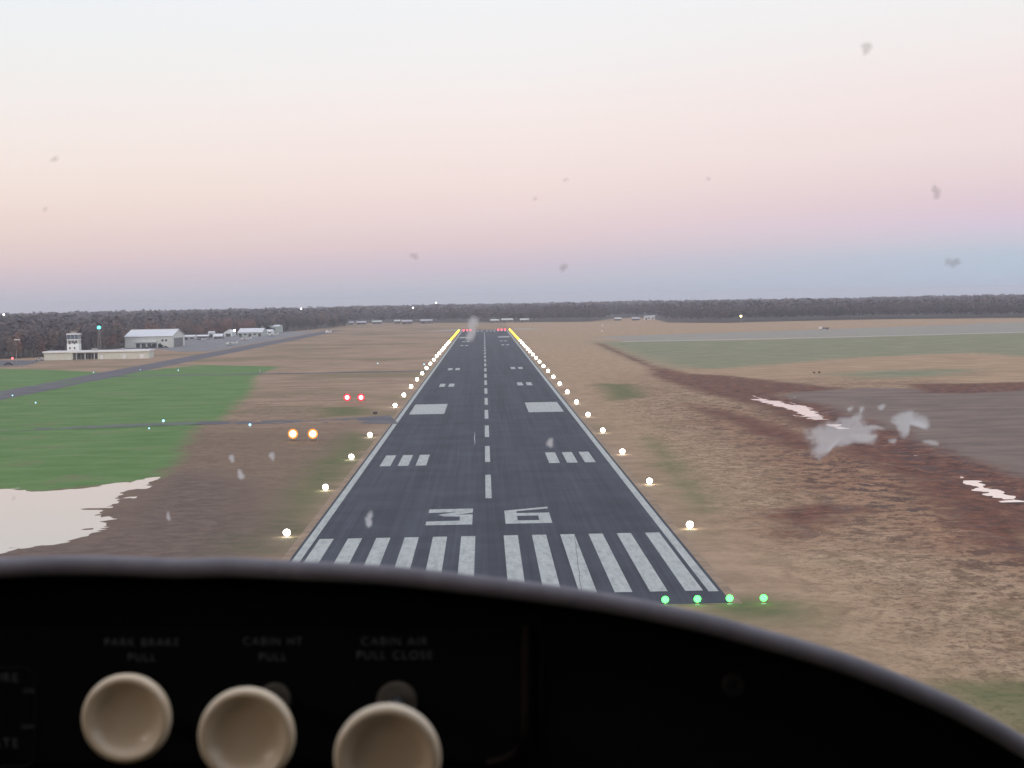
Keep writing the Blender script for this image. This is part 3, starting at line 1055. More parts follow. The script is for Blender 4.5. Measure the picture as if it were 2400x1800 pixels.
shed('small white-roofed hangar close beside the gable of the big pale hangar', 'hangar', 396, 420, 724.5, 734, 14, 1.2, PALEW, PALER, 'hangar')
shed('low white-roofed shed between the small hangar and the tall white block', 'shed', 425, 449, 724, 734, 12, 1.0, GREYW, PALER, 'shed')
shed('tall narrow white block standing above the low sheds by the apron', 'building', 450, 462, 716.5, 730, 10, .8, OFFW, PALER, 'building', openings=1)
shed('low dark-fronted shed with sloping pale roof next to the tall white block', 'shed', 462, 480, 723, 732, 12, 2.0, GREYW, PALER, 'shed')
shed('white gabled hangar next to the bright white floodlight', 'hangar', 484, 502, 713, 727, 24, 2.2, OFFW, SEAM, 'hangar', 'y', openings=1)
shed('wide grey-green hangar with long white roof beside the apron, parked aircraft in front', 'hangar', 514, 566, 710, 727, 40, 3.5, GREENW, SEAM, 'hangar', openings=5)
shed('small white shed at the far corner of the wide grey-green hangar', 'shed', 566, 588, 712.5, 722, 18, 1.8, OFFW, PALER, 'shed')
shed('farthest apron hangar with flat bright white roof and green end wall', 'hangar', 550, 602, 703, 719, 40, 1.4, GREENW, PALER, 'hangar')
# flood light
x, y = G(507, 727)
_, zz = at(507, 713.7, y)
o = thing('floodlight', 'glaring white floodlight on a pole in front of the apron hangars', 'floodlight', (x, y, 0))
MB().tube([(0, 0, -.2), (0, 0, zz)], [.14, .08], 7).build('pole', METAL, o)
MB().ball((0, -.2, zz), .95, 12, 8, .8).build('lamp', emit('floodlight_glow', (1, 1, 1, 1), 14), o, smooth=True)

ROOFD = plain('far_pale_roof', alb(178, 178, 186), .7, .06, .3)
# far houses, in front of the far woods
for u0, u1, vr, vb, wall, roof, lab in (
        (754, 763, 694.5, 701, GREYW, PALER, 'tiny white-roofed cabin, first of the far houses after the dark wood'),
        (770, 791, 693.5, 701, GREYW, PALER, 'far low house with bright white roof beside the tiny cabin'),
        (804, 824, 692, 700, GREYW, PALEW, 'far long house with dull pale roof in the middle of the houses'),
        (852, 864, 690.5, 699.5, GREYW, PALEW, 'far small house with dull roof next to the longest white roof'),
        (868, 890, 691, 700, GREYW, PALER, 'far house with the longest bright white roof before the woods'),
        (908, 934, 689.5, 699, GREYW, PALER, 'far white-roofed house just below the twin-legged water tower'),
        (1060, 1078, 689, 697.5, GREYW, PALEW, 'far dull-roofed house beyond the runway centreline end'),
        (1084, 1108, 687.5, 697, GREYW, PALEW, 'far wide pale-roofed house beyond the red lights of the runway end'),
        (1124, 1142, 687.5, 696.5, GREYW, PALEW, 'far pinkish-roofed house beyond the red ditch-side runway end lights'),
        (1328, 1342, 685.5, 692.5, GREYW, PALEW, 'far faint grey house in the clearing at the forest edge'),
        (1366, 1382, 685, 692, GREYW, PALER, 'far white-roofed house in the middle of the forest-edge clearing'),
        (1393, 1405, 681.5, 691, OFFW, PALER, 'brightest far white house at the end of the forest clearing'),
        (1407, 1415, 680.5, 690, OFFW, PALER, 'smallest far white house beside the brightest one in the clearing')):
    shed(lab, 'house', u0, u1, vr + .8, vb, 12, 1.6, wall, PALEW if roof is PALEW else ROOFD, 'house')

# water tower and lit masts on the skyline
YS = 2900
x, zt = at(942, 655.5, YS)
o = thing('water_tower', 'hazy grey tower on two thick legs with a white light, above the treeline', 'tower', (x, YS, 0))
for dx in (-4.5, 4.5):
    MB().tube([(dx, 0, -.5), (dx, 0, zt - 4)], [1.1, .9], 8).build('leg', GREYW, o)
MB().box(-6.2, 6.2, -3, 3, zt - 10, zt - 8.5).build('brace', GREYW, o)
MB().lathe([(1.5, zt - 4), (5.2, zt - 3.2), (5.6, zt - 1.2), (3.0, zt)], n=14).build('tank', GREYW, o, smooth=True)
MB().ball((0, 0, zt + .9), 1.3, 10, 8).build('lamp', emit('mast_white_glow', (.92, .95, 1, 1), 7), o, smooth=True)
for u, v, YY, col, lab in ((650.5, 667, 2600, 'mast_white_glow', 'slim mast with a white light on the skyline above the dark wood'),
                           (892, 665, 2700, 'mast_white_glow', 'slim mast with a pinkish white light on the skyline near the water tower'),
                           (8, 679.5, 2300, 'mast_white_glow', 'slim mast with a faint white light on the skyline above the terminal end')):
    x, zz = at(u, v, YY)
    o = thing('light_mast', lab, 'mast', (x, YY, 0))
    MB().tube([(0, 0, -.5), (0, 0, zz)], [.4, .2], 6).build('pole', GREYW, o)
    MB().ball((0, 0, zz), 1.25, 10, 8).build('lamp', bpy.data.materials[col], o, smooth=True)
x, y = G(1600.5, 698)
_, zz = at(1600.5, 683, y)
o = thing('light_mast', 'slim mast with a warm yellow light before the forest beyond the pale field', 'mast', (x, y, 0))
MB().tube([(0, 0, -.3), (0, 0, zz)], [.22, .12], 6).build('pole', METAL, o)
MB().ball((0, -.3, zz), 1.15, 10, 8).build('lamp', emit('yellow_mast_glow', (1, .86, .35, 1), 8), o, smooth=True)
# pale pole with box by the far end
x, y = G(1300.6, 716.5)
o = thing('equipment_pole', 'pale pole with white box at its foot beyond the tan grass near the far end', 'pole', (x, y, 0))
MB().box(-.9, .9, -.6, .6, -.1, 1.6).build('cabinet', plain('pinkish_white', (.6, .5, .46, 1), .7), o)
MB().tube([(.4, 0, -.1), (.4, 0, 6.0)], .1, 6).build('pole', METAL, o)
MB().box(-.1, .9, -.3, .3, 5.2, 6.1).build('head', OFFW, o)
# utility poles near the dark wood
for u, v, top_v, lab in ((712, 704, 672, 'tall pale utility pole before the dark wood, beside the white van'), (1480, 693, 671, 'tall pale utility pole beside the far forest clearing')):
    x, y = G(u, v)
    _, zz = at(u, top_v, y)
    o = thing('utility_pole', lab, 'pole', (x, y, 0))
    MB().tube([(0, 0, -.3), (0, 0, zz)], [.28, .18], 6).build('pole', GREYW, o)
    MB().box(-1.6, 1.6, -.12, .12, zz - 1.2, zz - .9).build('crossarm', GREYW, o)


# ------------------------------------------------------------------ vehicles and aircraft
TYRE = plain('tyre_rubber', (.02, .02, .02, 1), .8)


def vehicle(label, cat, name, loc, rz, L, H, body, dark=False, van=False, truck=False):
    o = thing(name, label, cat, (loc[0], loc[1], 0), rz)
    W2 = L * .2
    m = MB()
    if truck:
        prof = [(-L / 2, .5), (-L / 2, H), (-L * .22, H), (-L * .22, .5)]
    elif van:
        prof = [(-L / 2, .4), (-L / 2, H * .55), (-L * .36, H * .62), (-L * .27, H), (L / 2 - .1, H), (L / 2, H * .5), (L / 2, .4)]
    else:
        prof = [(-L / 2, .4), (-L / 2, H * .5), (-L * .24, H * .6), (-L * .1, H), (L * .24, H), (L * .4, H * .62), (L / 2, H * .55), (L / 2, .4)]
    n = len(prof)
    m.add([(x, -W2, z_) for x, z_ in prof] + [(x, W2, z_) for x, z_ in prof], [tuple(range(n)), tuple(reversed(range(n, 2 * n)))] + [(i, i + n, (i + 1) % n + n, (i + 1) % n) for i in range(n)])
    bevel(m.build('body', body, o), .08)
    if truck:
        MB().box(-L * .2, L / 2, -W2, W2, .7, 1.15).build('flatbed', DARKM, o)
        MB().box(-L * .2, L / 2, -W2 + .1, W2 - .1, 1.153, 1.7).build('load', DKDOOR, o)
    for wx in (-L * .33, L * .33):
        for wy in (-W2, W2):
            MB().tube([(wx, wy - .1, .34), (wx, wy + .1, .34)], .34, 12).build('wheel', TYRE, o)
    if not truck:
        MB().box(-L * .12, L * .22, -W2 - .012, W2 + .012, H * .64, H * .92).build('side_window', GLASS, o)
    return o


x, y = G(18, 789)
vehicle('dark car parked on the grass edge under the small red light', 'car', 'parked_car', (x, y), 0.05, 5.0, 1.6, plain('dark_car_paint', (.03, .045, .05, 1), .3))
x, y = G(85, 778.5)
vehicle('pale car parked against the end of the long low terminal', 'car', 'parked_car', (x, y), 0.0, 4.4, 1.5, plain('pale_car_paint', (.42, .43, .44, 1), .35))
x, y = G(709.5, 719.5)
vehicle('white van standing at the end of the parallel taxiway', 'van', 'parked_van', (x, y), .6, 6.0, 2.9, plain('white_van_paint', (.7, .66, .66, 1), .4), van=True)
x, y = G(1780, 712)
vehicle('small truck with white cab and dark flatbed on the far pale field', 'truck', 'flatbed_truck', (x, y), 0.0, 8.0, 2.6, plain('white_truck_paint', (.62, .6, .6, 1), .4), truck=True)
for i, (u, v, lab) in enumerate(((312, 753.5, 'dark car at the foot of the big hangar, nearest its doors'), (356, 752, 'dark car beside the bushes at the big hangar corner'))):
    x, y = G(u, v)
    vehicle(lab, 'car', 'parked_car', (x, y), .1, 4.6, 1.6, plain('grey_car_paint_%d' % i, (.06 + .05 * i, .06 + .05 * i, .07 + .05 * i, 1), .35))
# red obstruction light on a pole, lamp post
x, y = G(27, 786)
_, zz = at(27, 774, y)
o = thing('obstruction_light', 'small red light on a short pole above the dark parked car', 'light', (x, y, 0))
MB().tube([(0, 0, -.2), (0, 0, zz)], .07, 6).build('pole', METAL, o)
MB().ball((0, 0, zz), .55, 10, 8).build('lamp', emit('obstruction_red_glow', (1, .12, .14, 1), 5), o, smooth=True)
x, y = G(36, 784)
_, zz = at(40, 735, y)
o = thing('lamp_post', 'pale street lamp with wide unlit head standing before the brown wood', 'lamp post', (x, y, 0))
MB().tube([(0, 0, -.2), (0, 0, zz - .6), (.6, 0, zz)], [.14, .09, .07], 7).build('pole', METAL, o)
MB().box(-.8, 1.9, -.5, .5, zz + .003, zz + .55).build('lamp_head', WHITE_P, o)


def aeroplane_parked(label, u, v, rz, sc=1.0):
    x, y = G(u, v)
    o = thing('parked_aeroplane', label, 'aeroplane', (x, y, 0), rz, group='light aeroplanes parked on the apron')
    wm = WHITE_P
    MB().tube([(-3.6 * sc, 0, 1.3 * sc), (-3.2 * sc, 0, 1.3 * sc), (-1.6 * sc, 0, 1.45 * sc), (.5 * sc, 0, 1.5 * sc), (3.9 * sc, 0, 1.6 * sc)], [.25 * sc, .5 * sc, .68 * sc, .6 * sc, .18 * sc], 10).build('fuselage', wm, o, smooth=True)
    MB().box(-1.5 * sc, 0, -5.4 * sc, 5.4 * sc, 2.1 * sc, 2.25 * sc).build('wing', wm, o)
    MB().box(3.1 * sc, 4.0 * sc, -1.7 * sc, 1.7 * sc, 1.62 * sc, 1.72 * sc).build('tailplane', wm, o)
    MB().add([(2.9 * sc, -.06, 1.6 * sc), (4.1 * sc, -.06, 1.6 * sc), (4.3 * sc, -.06, 3.0 * sc), (3.7 * sc, -.06, 3.0 * sc), (2.9 * sc, .06, 1.6 * sc), (4.1 * sc, .06, 1.6 * sc), (4.3 * sc, .06, 3.0 * sc), (3.7 * sc, .06, 3.0 * sc)],
             [(0, 1, 2, 3), (7, 6, 5, 4), (0, 4, 5, 1), (1, 5, 6, 2), (2, 6, 7, 3), (3, 7, 4, 0)]).build('fin', wm, o)
    MB().add([(-2.0 * sc, -.66 * sc, 1.55 * sc), (-.6 * sc, -.62 * sc, 1.55 * sc), (-.7 * sc, -.5 * sc, 2.05 * sc), (-1.5 * sc, -.5 * sc, 2.05 * sc), (-2.0 * sc, .66 * sc, 1.55 * sc), (-.6 * sc, .62 * sc, 1.55 * sc), (-.7 * sc, .5 * sc, 2.05 * sc), (-1.5 * sc, .5 * sc, 2.05 * sc)],
             [(0, 1, 2, 3), (7, 6, 5, 4), (0, 4, 5, 1), (1, 5, 6, 2), (2, 6, 7, 3), (3, 7, 4, 0)]).build('cabin_window', GLASS, o)
    for wx, wy in ((-2.8, 0), (-.6, -1.1), (-.6, 1.1)):
        MB().tube([(wx * sc, wy * sc * .5, 1.1 * sc), (wx * sc, wy * sc, .25 * sc)], .06 * sc, 5).build('strut', METAL, o)
        MB().tube([(wx * sc, wy * sc - .1, .22 * sc), (wx * sc, wy * sc + .1, .22 * sc)], .22 * sc, 10).build('wheel', TYRE, o)
    return o


aeroplane_parked('white light aeroplane parked nearest the parallel taxiway on the apron', 500, 747, .5, 1.15)
aeroplane_parked('white light aeroplane parked in front of the wide grey-green hangar', 531, 736, .3, 1.1)
aeroplane_parked('white light aeroplane parked before the low white-roofed sheds', 440, 737, 1.2, 1.0)
aeroplane_parked('white light aeroplane parked beside the farthest apron hangar', 590, 727, .2, 1.2)

# ------------------------------------------------------------------ shrubs
def leafcloud(n, rx, ry, rz_, cz, size, clumps=7, seed=0, flat=.0):
    r_ = np.random.default_rng(seed)
    cen = r_.normal(size=(clumps, 3))
    cen /= np.linalg.norm(cen, axis=1)[:, None]
    cen *= (r_.random((clumps, 1)) ** .5) * .72
    k = r_.integers(0, clumps, n)
    p = cen[k] + r_.normal(size=(n, 3)) * .21
    p = p * np.array([rx, ry, rz_]) + np.array([0, 0, cz])
    a = r_.normal(size=(n, 3))
    a /= np.linalg.norm(a, axis=1)[:, None]
    b = np.cross(a, r_.normal(size=(n, 3)))
    b /= np.linalg.norm(b, axis=1)[:, None]
    s = size * (.5 + r_.random((n, 1)))
    v = np.stack([p - a * s, p + b * s * .6, p + a * s, p - b * s * .6], 1)
    return v


def leafmesh(name, v, mat, cols=None):
    me = bpy.data.meshes.new(name)
    n = len(v)
    me.vertices.add(4 * n)
    me.vertices.foreach_set('co', v.astype(np.float32).ravel())
    me.loops.add(4 * n)
    me.loops.foreach_set('vertex_index', np.arange(4 * n, dtype=np.int32))
    me.polygons.add(n)
    me.polygons.foreach_set('loop_start', np.arange(0, 4 * n, 4, dtype=np.int32))
    me.update()
    if cols is not None:
        me.attributes.new('tint', 'FLOAT_COLOR', 'POINT').data.foreach_set('color', np.repeat(cols, 4, 0).astype(np.float32).ravel())
    me.materials.append(mat)
    return me


def foliage(name, a, b):
    t = NT(name)
    n = t.noise(t.obj(), .35, 3)
    i = t.n('ShaderNodeNewGeometry')
    c = t.mix(i.outputs['Random Per Island'], a, b)
    t.pbr(c, .9, None, Specular_IOR_Level=.1)
    return t.m


F_BROWN = foliage('bare_twigs_brown', (0.150, 0.114, 0.098, 1), (0.222, 0.174, 0.154, 1))
F_RUST = foliage('rusty_leaves', (0.180, 0.102, 0.084, 1), (0.288, 0.174, 0.146, 1))
F_GREY = foliage('grey_twigs', (0.096, 0.089, 0.098, 1), (0.162, 0.150, 0.162, 1))
F_DARK = foliage('dark_evergreen', (.030, .042, .034, 1), (.065, .085, .062, 1))
BARK = plain('grey_bark', (.13, .11, .095, 1), .95, .2, .6)

for i, (u, v, lab, c_) in enumerate(((1759, 806.5, 'small dark brown shrub on bright tan grass, the one nearer the runway', F_RUST),
                                     (1770, 806.5, 'small dark brown shrub on bright tan grass, the one farther from the runway', F_RUST),
                                     (331, 752, 'dark bush at the foot of the big hangar beside its doors', F_DARK),
                                     (346, 751.5, 'dark round bush near the gable corner of the big hangar', F_DARK))):
    x, y = G(u, v)
    o = thing('shrub', lab, 'shrub', (x, y, 0))
    s = .55 if i < 2 else 2.0
    q = bpy.data.objects.new('foliage', leafmesh('foliage', leafcloud(260, s, s, s * .8, s * .8, s * .22, 6, i + 40), c_))
    COL.objects.link(q)
    q.parent = o
    MB().tube([(0, 0, -.1), (0, 0, s)], [.08, .04], 5).build('stem', BARK, o)

# ------------------------------------------------------------------ woods
fr = np.array(FOREST_FRONT, float)
fr_pts = np.array([G(u, v) for u, v in FOREST_FRONT])
fr_ang = np.arctan2(fr_pts[:, 0] - CAM[0], fr_pts[:, 1] - CAM[1])
fr_d = np.hypot(fr_pts[:, 0] - CAM[0], fr_pts[:, 1] - CAM[1])


def front_d(a):
    return np.interp(a, fr_ang, fr_d)


a_lo, a_hi = fr_ang[1] - .05, fr_ang[-2] + .02


def tree_proto(idx, mat, h, rx, n, seed):
    root = thing('woodland_tree', '', 'tree')
    m = MB()
    r_ = random.Random(seed)
    m.tube([(0, 0, -.5), (.1, 0, h * .3), (.0, .1, h * .62), (.15, 0, h * .9)], [h * .020, h * .015, h * .009, h * .003], 6)
    for k in range(9):
        a = k * 2.4 + r_.random()
        z0 = h * (.25 + .06 * k)
        L = rx * (1.05 - .07 * k)
        m.tube([(0, 0, z0), (math.cos(a) * L * .5, math.sin(a) * L * .5, z0 + L * .45), (math.cos(a) * L * .9, math.sin(a) * L * .9, z0 + L * .95)], [h * .008, h * .005, h * .002], 4)
    m.build('trunk', BARK, root)
    v = leafcloud(n, rx * 1.1, rx * 1.1, h * .42, h * .50, h * .030, 15, seed)
    q = bpy.data.objects.new('crown', leafmesh('crown', v, mat))
    COL.objects.link(q)
    q.parent = root
    return root


kinds = [('bare grey-brown tree', F_BROWN, 17.5, 4.6), ('bare grey tree', F_GREY, 18, 4.4), ('rusty-leaved tree', F_RUST, 16.5, 5.0), ('dark evergreen tree', F_DARK, 14, 3.6)]
tp = []
for i, (kn, mt, h, rx) in enumerate(kinds):
    tp.append([tree_proto(i * 2 + j, mt, h * (1 + .12 * j), rx * (1 + .1 * j), 620, 100 + i * 7 + j) for j in range(2)])
used = set()
stand = [(-.60, .0, 'in the wood behind the control tower and terminal'), (0, 0, 'in the wood behind the big hangar and apron sheds'), (0, 0, 'in the dark wood past the apron beyond the taxiway end')]
count = 0
a_1 = math.atan2(*(np.array(G(240, 755)) - CAM[:2]))
a_2 = math.atan2(*(np.array(G(560, 720)) - CAM[:2]))
a_3 = math.atan2(*(np.array(G(745, 705)) - CAM[:2]))
placed = []
tries = 0
while count < 280 and tries < 20000:
    tries += 1
    a = random.uniform(a_lo, a_3)
    d = float(front_d(a)) + 4 + abs(random.gauss(0, 1)) * 26
    x, y = CAM[0] + math.sin(a) * d, CAM[1] + math.cos(a) * d
    if any((x - px_) ** 2 + (y - py_) ** 2 < 36 for px_, py_ in placed):
        continue
    placed.append((x, y))
    st = 0 if a < a_1 else (1 if a < a_2 else 2)
    rn = float(fbm(np.array([x / 60.0]), np.array([y / 60.0]), 2)[0]) + random.uniform(-.16, .16)
    if st == 0:
        k = 2 if rn > .62 else (3 if rn < .34 else (0 if random.random() < .6 else 1))
    elif st == 1:
        k = 2 if rn > .5 else (3 if rn < .36 else 0)
    else:
        k = 1 if rn > .42 else (3 if rn < .34 else 0)
    pr = tp[k][random.randrange(2)]
    if pr.name not in used:
        used.add(pr.name)
        o = pr
    else:
        o = copy_tree(pr)
    o.location = (x, y, 0)
    o.rotation_euler = (0, 0, random.uniform(0, 6.28))
    s = random.uniform(.72, 1.12)
    o.scale = (s * random.uniform(.9, 1.15), s * random.uniform(.9, 1.15), s)
    o['label'] = '%s %s' % (kinds[k][0], stand[st][2])
    o['group'] = kinds[k][0] + 's ' + stand[st][2]
    count += 1
for ps in tp:
    for pr in ps:
        if pr.name not in used:
            for ch in list(pr.children):
                bpy.data.objects.remove(ch)
            bpy.data.objects.remove(pr)

# the rest of the woods: a mass, one object
V, C = [], []
pal = np.array([(.112, .098, .100), (.098, .094, .112), (.130, .100, .096), (.074, .082, .086), (.105, .096, .112)])


def scatter(d0, d1, spacing, crown, quads, qsize, hmin, hmax):
    area_ = 0
    n = 0
    A = a_hi - a_lo
    dmax = 7000
    N = int(A * ((3000 + d1) ** 2 - (3000 + d0) ** 2) / 2 / spacing ** 2 * .62)
    a = rng.uniform(a_lo, a_hi, N)
    f = front_d(a)
    # area-correct radius inside the band
    u = rng.random(N)
    d = np.sqrt((f + d0) ** 2 + u * ((f + d1) ** 2 - (f + d0) ** 2))
    x, y = CAM[0] + np.sin(a) * d, CAM[1] + np.cos(a) * d
    h = rng.uniform(hmin, hmax, N) * (.74 + .48 * fbm(x / 260, y / 260, 3))
    tint = pal[rng.integers(0, 5, N)] * (.75 + .5 * rng.random((N, 1)))
    tn = fbm(x / 130, y / 130, 2)
    tint = tint * (.7 + .6 * tn[:, None])
    for i in range(6):
        sel = np.arange(i, N, 6)
        k = len(sel)
        ctr_ = leafcloud(quads, 1, 1, .40, .58, .0, 7, 500 + i + int(d0))[:, 0]
        ctr_[:, 2] = np.clip(ctr_[:, 2], .12, .97)
        ang = rng.uniform(0, 6.28, k)
        ca, sa = np.cos(ang)[:, None], np.sin(ang)[:, None]
        cr = crown * rng.uniform(.8, 1.25, k)[:, None]
        px_ = (ctr_[:, 0] * ca - ctr_[:, 1] * sa) * cr + x[sel][:, None]
        py_ = (ctr_[:, 0] * sa + ctr_[:, 1] * ca) * cr + y[sel][:, None]
        pz_ = ctr_[:, 2] * h[sel][:, None]
        P_ = np.stack([px_, py_, pz_], -1)
        na = rng.normal(size=P_.shape)
        na /= np.linalg.norm(na, axis=-1)[..., None]
        nb_ = np.cross(na, rng.normal(size=P_.shape))
        nb_ /= np.linalg.norm(nb_, axis=-1)[..., None]
        q_ = qsize * (.6 + .8 * rng.random(P_.shape[:2]))[..., None]
        flat = np.array([1, 1, .7])
        V.append(np.stack([P_ - na * q_ * flat, P_ + nb_ * q_ * .7 * flat, P_ + na * q_ * flat, P_ - nb_ * q_ * .7 * flat], 2).reshape(-1, 4, 3))
        C.append(np.repeat(np.concatenate([tint[sel], np.ones((k, 1))], 1), quads, 0))


scatter(20, 150, 8.0, 4.8, 60, 1.0, 15, 20)
scatter(150, 800, 16, 9.5, 50, 2.2, 17, 22)
scatter(800, 3600, 38, 22, 44, 4.5, 19, 23.5)
V = np.concatenate(V)
C = np.concatenate(C)
t = NT('winter_woods')
at_ = t.attr('tint')
rnd = t.n('ShaderNodeNewGeometry').outputs['Random Per Island']
t.pbr(t.mix(.5, at_.outputs['Color'], t.mix(rnd, (.075, .071, .082, 1), (.115, .105, .116, 1))), .95, None, Specular_IOR_Level=.05)
fo = bpy.data.objects.new('woods', leafmesh('woods', V, t.m, C))
COL.objects.link(fo)
tag(fo, 'winter woods closing the far side of the airfield', 'woods', kind='stuff')
# forest floor: dark leaf litter under the woods
m = MB()
aa = np.linspace(a_lo - .1, a_hi + .1, 90)
ff = front_d(aa) + 10
pts = [(CAM[0] + math.sin(a) * d, CAM[1] + math.cos(a) * d, .12) for a, d in zip(aa, ff)] + [(CAM[0] + math.sin(a) * 7500, CAM[1] + math.cos(a) * 7500, .12) for a in aa]
n = len(aa)
structure('forest_floor', m.add(pts, [(i, i + 1, n + i + 1, n + i) for i in range(n - 1)]), plain('leaf_litter', (.07, .058, .05, 1), .95, .2, .02))

# ------------------------------------------------------------------ air
t = NT('thin_haze')
pv = t.n('ShaderNodeVolumePrincipled')
pv.inputs['Color'].default_value = (.84, .86, .97, 1)
pv.inputs['Density'].default_value = 1.0e-4
t.link(pv.outputs[0], t.out.inputs['Volume'])
hz = MB().box(-9300, 9300, -1800, 14600, -2.0, 64.0).build('haze', t.m)
tag(hz, kind='stuff')

# ------------------------------------------------------------------ the aircraft we sit in (local axes: x right, y ahead, z up; eye at the origin)
ACR = Matrix(((RGT[0], FWD[0], UPV[0]), (RGT[1], FWD[1], UPV[1]), (RGT[2], FWD[2], UPV[2])))
OFF = Vector((0, .8, -.5))
craft = bpy.data.objects.new('light_aircraft', None)
COL.objects.link(craft)
craft.matrix_world = Matrix.Translation(Vector(CAM) + ACR @ OFF) @ ACR.to_4x4()
tag(craft, 'cockpit of the light aircraft, black instrument panel with cream pull knobs under grey glareshield', 'aircraft')


def L(u, v, d):                            # panel survey: picture measurement at depth d -> aircraft axes
    return Vector(((u - 1106) / FPX * d, d, -(v - 829.5) / FPX * d)) - OFF


def LX(x, y, z_):
    return (x - OFF.x, y - OFF.y, z_ - OFF.z)


BLACK = NT('black_crinkle_paint')
p_ = BLACK.obj()
BLACK.pbr((.005, .005, .0055, 1), .8, BLACK.bump(BLACK.noise(p_, 1500, 2), .25, .0004), Specular_IOR_Level=.06)
BLACK = BLACK.m
t = NT('grey_vinyl')
p_ = t.obj()
vn = t.noise(p_, 60, 4)
t.pbr(t.mix(t.smooth(vn, .3, .7), (.160, .148, .172, 1), (.215, .20, .225, 1)), .6, t.bump(t.noise(p_, 900, 2), .2, .0004), Specular_IOR_Level=.35)
VINYL = t.m
CREAMP = NT('cream_plastic')
p_ = CREAMP.obj()
CREAMP.pbr(CREAMP.mix(CREAMP.noise(p_, 120, 3), (.80, .61, .40, 1), (.86, .70, .50, 1)), .32, None, Specular_IOR_Level=.5, Coat_Weight=.3, Coat_Roughness=.15)
CREAMP = CREAMP.m
LETTER = plain('dull_silver_lettering', (.075, .075, .08, 1), .7, .25, 200)
COLLAR = plain('worn_brass', (.11, .095, .075, 1), .5, .2, 100)

DR = .62
RIM = [(-900, 1420), (-600, 1300), (-300, 1236), (0, 1205), (100, 1201), (200, 1199.5), (300, 1203), (400, 1207), (480, 1203), (560, 1206), (650, 1212), (740, 1215), (850, 1222), (950, 1233), (1040, 1244),
       (1140, 1256), (1240, 1270), (1340, 1286), (1440, 1306), (1540, 1329), (1640, 1357), (1740, 1384), (1840, 1416), (1940, 1455), (2040, 1497), (2130, 1544), (2212, 1592), (2320, 1664), (2430, 1764), (2520, 1885), (2560, 2100)]
ru = np.array([p[0] for p in RIM], float)
rv = np.array([p[1] for p in RIM], float)
tt = np.concatenate([[0], np.cumsum(np.hypot(np.diff(ru), np.diff(rv)))])
ts = np.linspace(0, tt[-1], 150)
# smooth the outline
us = np.interp(ts, tt, ru)
vs = np.interp(ts, tt, rv)
for _ in range(2):
    us[1:-1] = (us[:-2] + 2 * us[1:-1] + us[2:]) / 4
    vs[1:-1] = (vs[:-2] + 2 * vs[1:-1] + vs[2:]) / 4
RR = .0034
ctr = []
for u, v in zip(us, vs):
    p = L(u, v, DR)
    ctr.append(p - Vector((0, 0, RR)))
glare = MB()
glare.tube(ctr, [RR] * len(ctr), 14)
# sheet running forward and down from the rolled edge to the windscreen foot
n = len(ctr)
rows = []
for j in range(13):
    f = j / 12
    for i, p in enumerate(ctr):
        wave = (.0016 * math.sin(i * .9 + j * .7) + .0011 * math.sin(i * .37 + j * 1.9)) * (1 if us[i] < 1000 else .2) * min(1, j / 2.0)
        rows.append((p.x * (1 + .35 * f), p.y + f * .52, p.z + RR - .0012 - f * .085 + wave - (0 if j else .001)))
glare.add(rows, [(j * n + i, j * n + i + 1, (j + 1) * n + i + 1, (j + 1) * n + i) for j in range(12) for i in range(n - 1)])
glare.build('glareshield', VINYL, craft, smooth=True)
DP = .632
m = MB()
front_ = [L(u, v, DP) - Vector((0, 0, .0045)) for u, v in zip(us, vs)]
low = [Vector((p.x, p.y, -.46 - OFF.z)) for p in front_]
back_ = [p + Vector((0, .012, 0)) for p in front_]
lowb = [p + Vector((0, .012, 0)) for p in low]
allv = front_ + low + back_ + lowb
m.add(allv, [(i, i + 1, n + i + 1, n + i) for i in range(n - 1)] + [(2 * n + i, 3 * n + i, 3 * n + i + 1, 2 * n + i + 1) for i in range(n - 1)] + [(i, 2 * n + i, 2 * n + i + 1, i + 1) for i in range(n - 1)])
panel = m.build('instrument_panel', BLACK, craft)
# dark underside lip between rolled edge and panel
# raised sub-panel with rounded corner
def rrect(x0, x1, z0, z1, r, k=6):
    out = []
    for cx_, cz_, a0 in ((x1 - r, z1 - r, 0), (x0 + r, z1 - r, 90), (x0 + r, z0 + r, 180), (x1 - r, z0 + r, 270)):
        for i in range(k + 1):
            a = R(a0 + 90 * i / k)
            out.append((cx_ + r * math.cos(a), cz_ + r * math.sin(a)))
    return out


a_ = L(-700, 1350, DP)
b_ = L(1152, 1646, DP)
sp = rrect(a_.x, b_.x, b_.z, a_.z, .009)
m = MB()
k = len(sp)
yf = DP - OFF.y
m.add([(x, yf - .0035, z_) for x, z_ in sp] + [(x, yf - .0003, z_) for x, z_ in sp], [tuple(range(k))] + [(i, (i + 1) % k, (i + 1) % k + k, i + k) for i in range(k)])
bevel(m.build('control_plate', BLACK, panel), .0012, 3)
# trim bead down the right of the plate
bead = [L(1137, 1352, DP - .004), L(1135, 1420, DP - .004), L(1134, 1520, DP - .004), L(1132, 1590, DP - .004), L(1118, 1622, DP - .004), L(1090, 1640, DP - .004), L(1050, 1648, DP - .004)]
MB().tube(bead, .0013, 8).build('trim_bead', plain('brown_trim', (.020, .013, .010, 1), .7, Specular_IOR_Level=.1), panel, smooth=True)
MB().tube([L(1170, 1352, DP), L(1168, 1420, DP), L(1167, 1520, DP), L(1166, 1590, DP)], .0012, 8).build('trim_bead', plain('black_trim', (.010, .011, .014, 1), .7, Specular_IOR_Level=.1), panel, smooth=True)
# screw
c_ = L(1585, 1480, DP)
sc = MB().lathe([(.0042, -.0002), (.0042, .0009), (.0034, .0016), (.0018, .0016), (.0017, .0004)], tuple(c_), 'y', 20).build('screw', plain('dark_screw', (.020, .018, .018, 1), .6, Specular_IOR_Level=.15), panel, smooth=False)
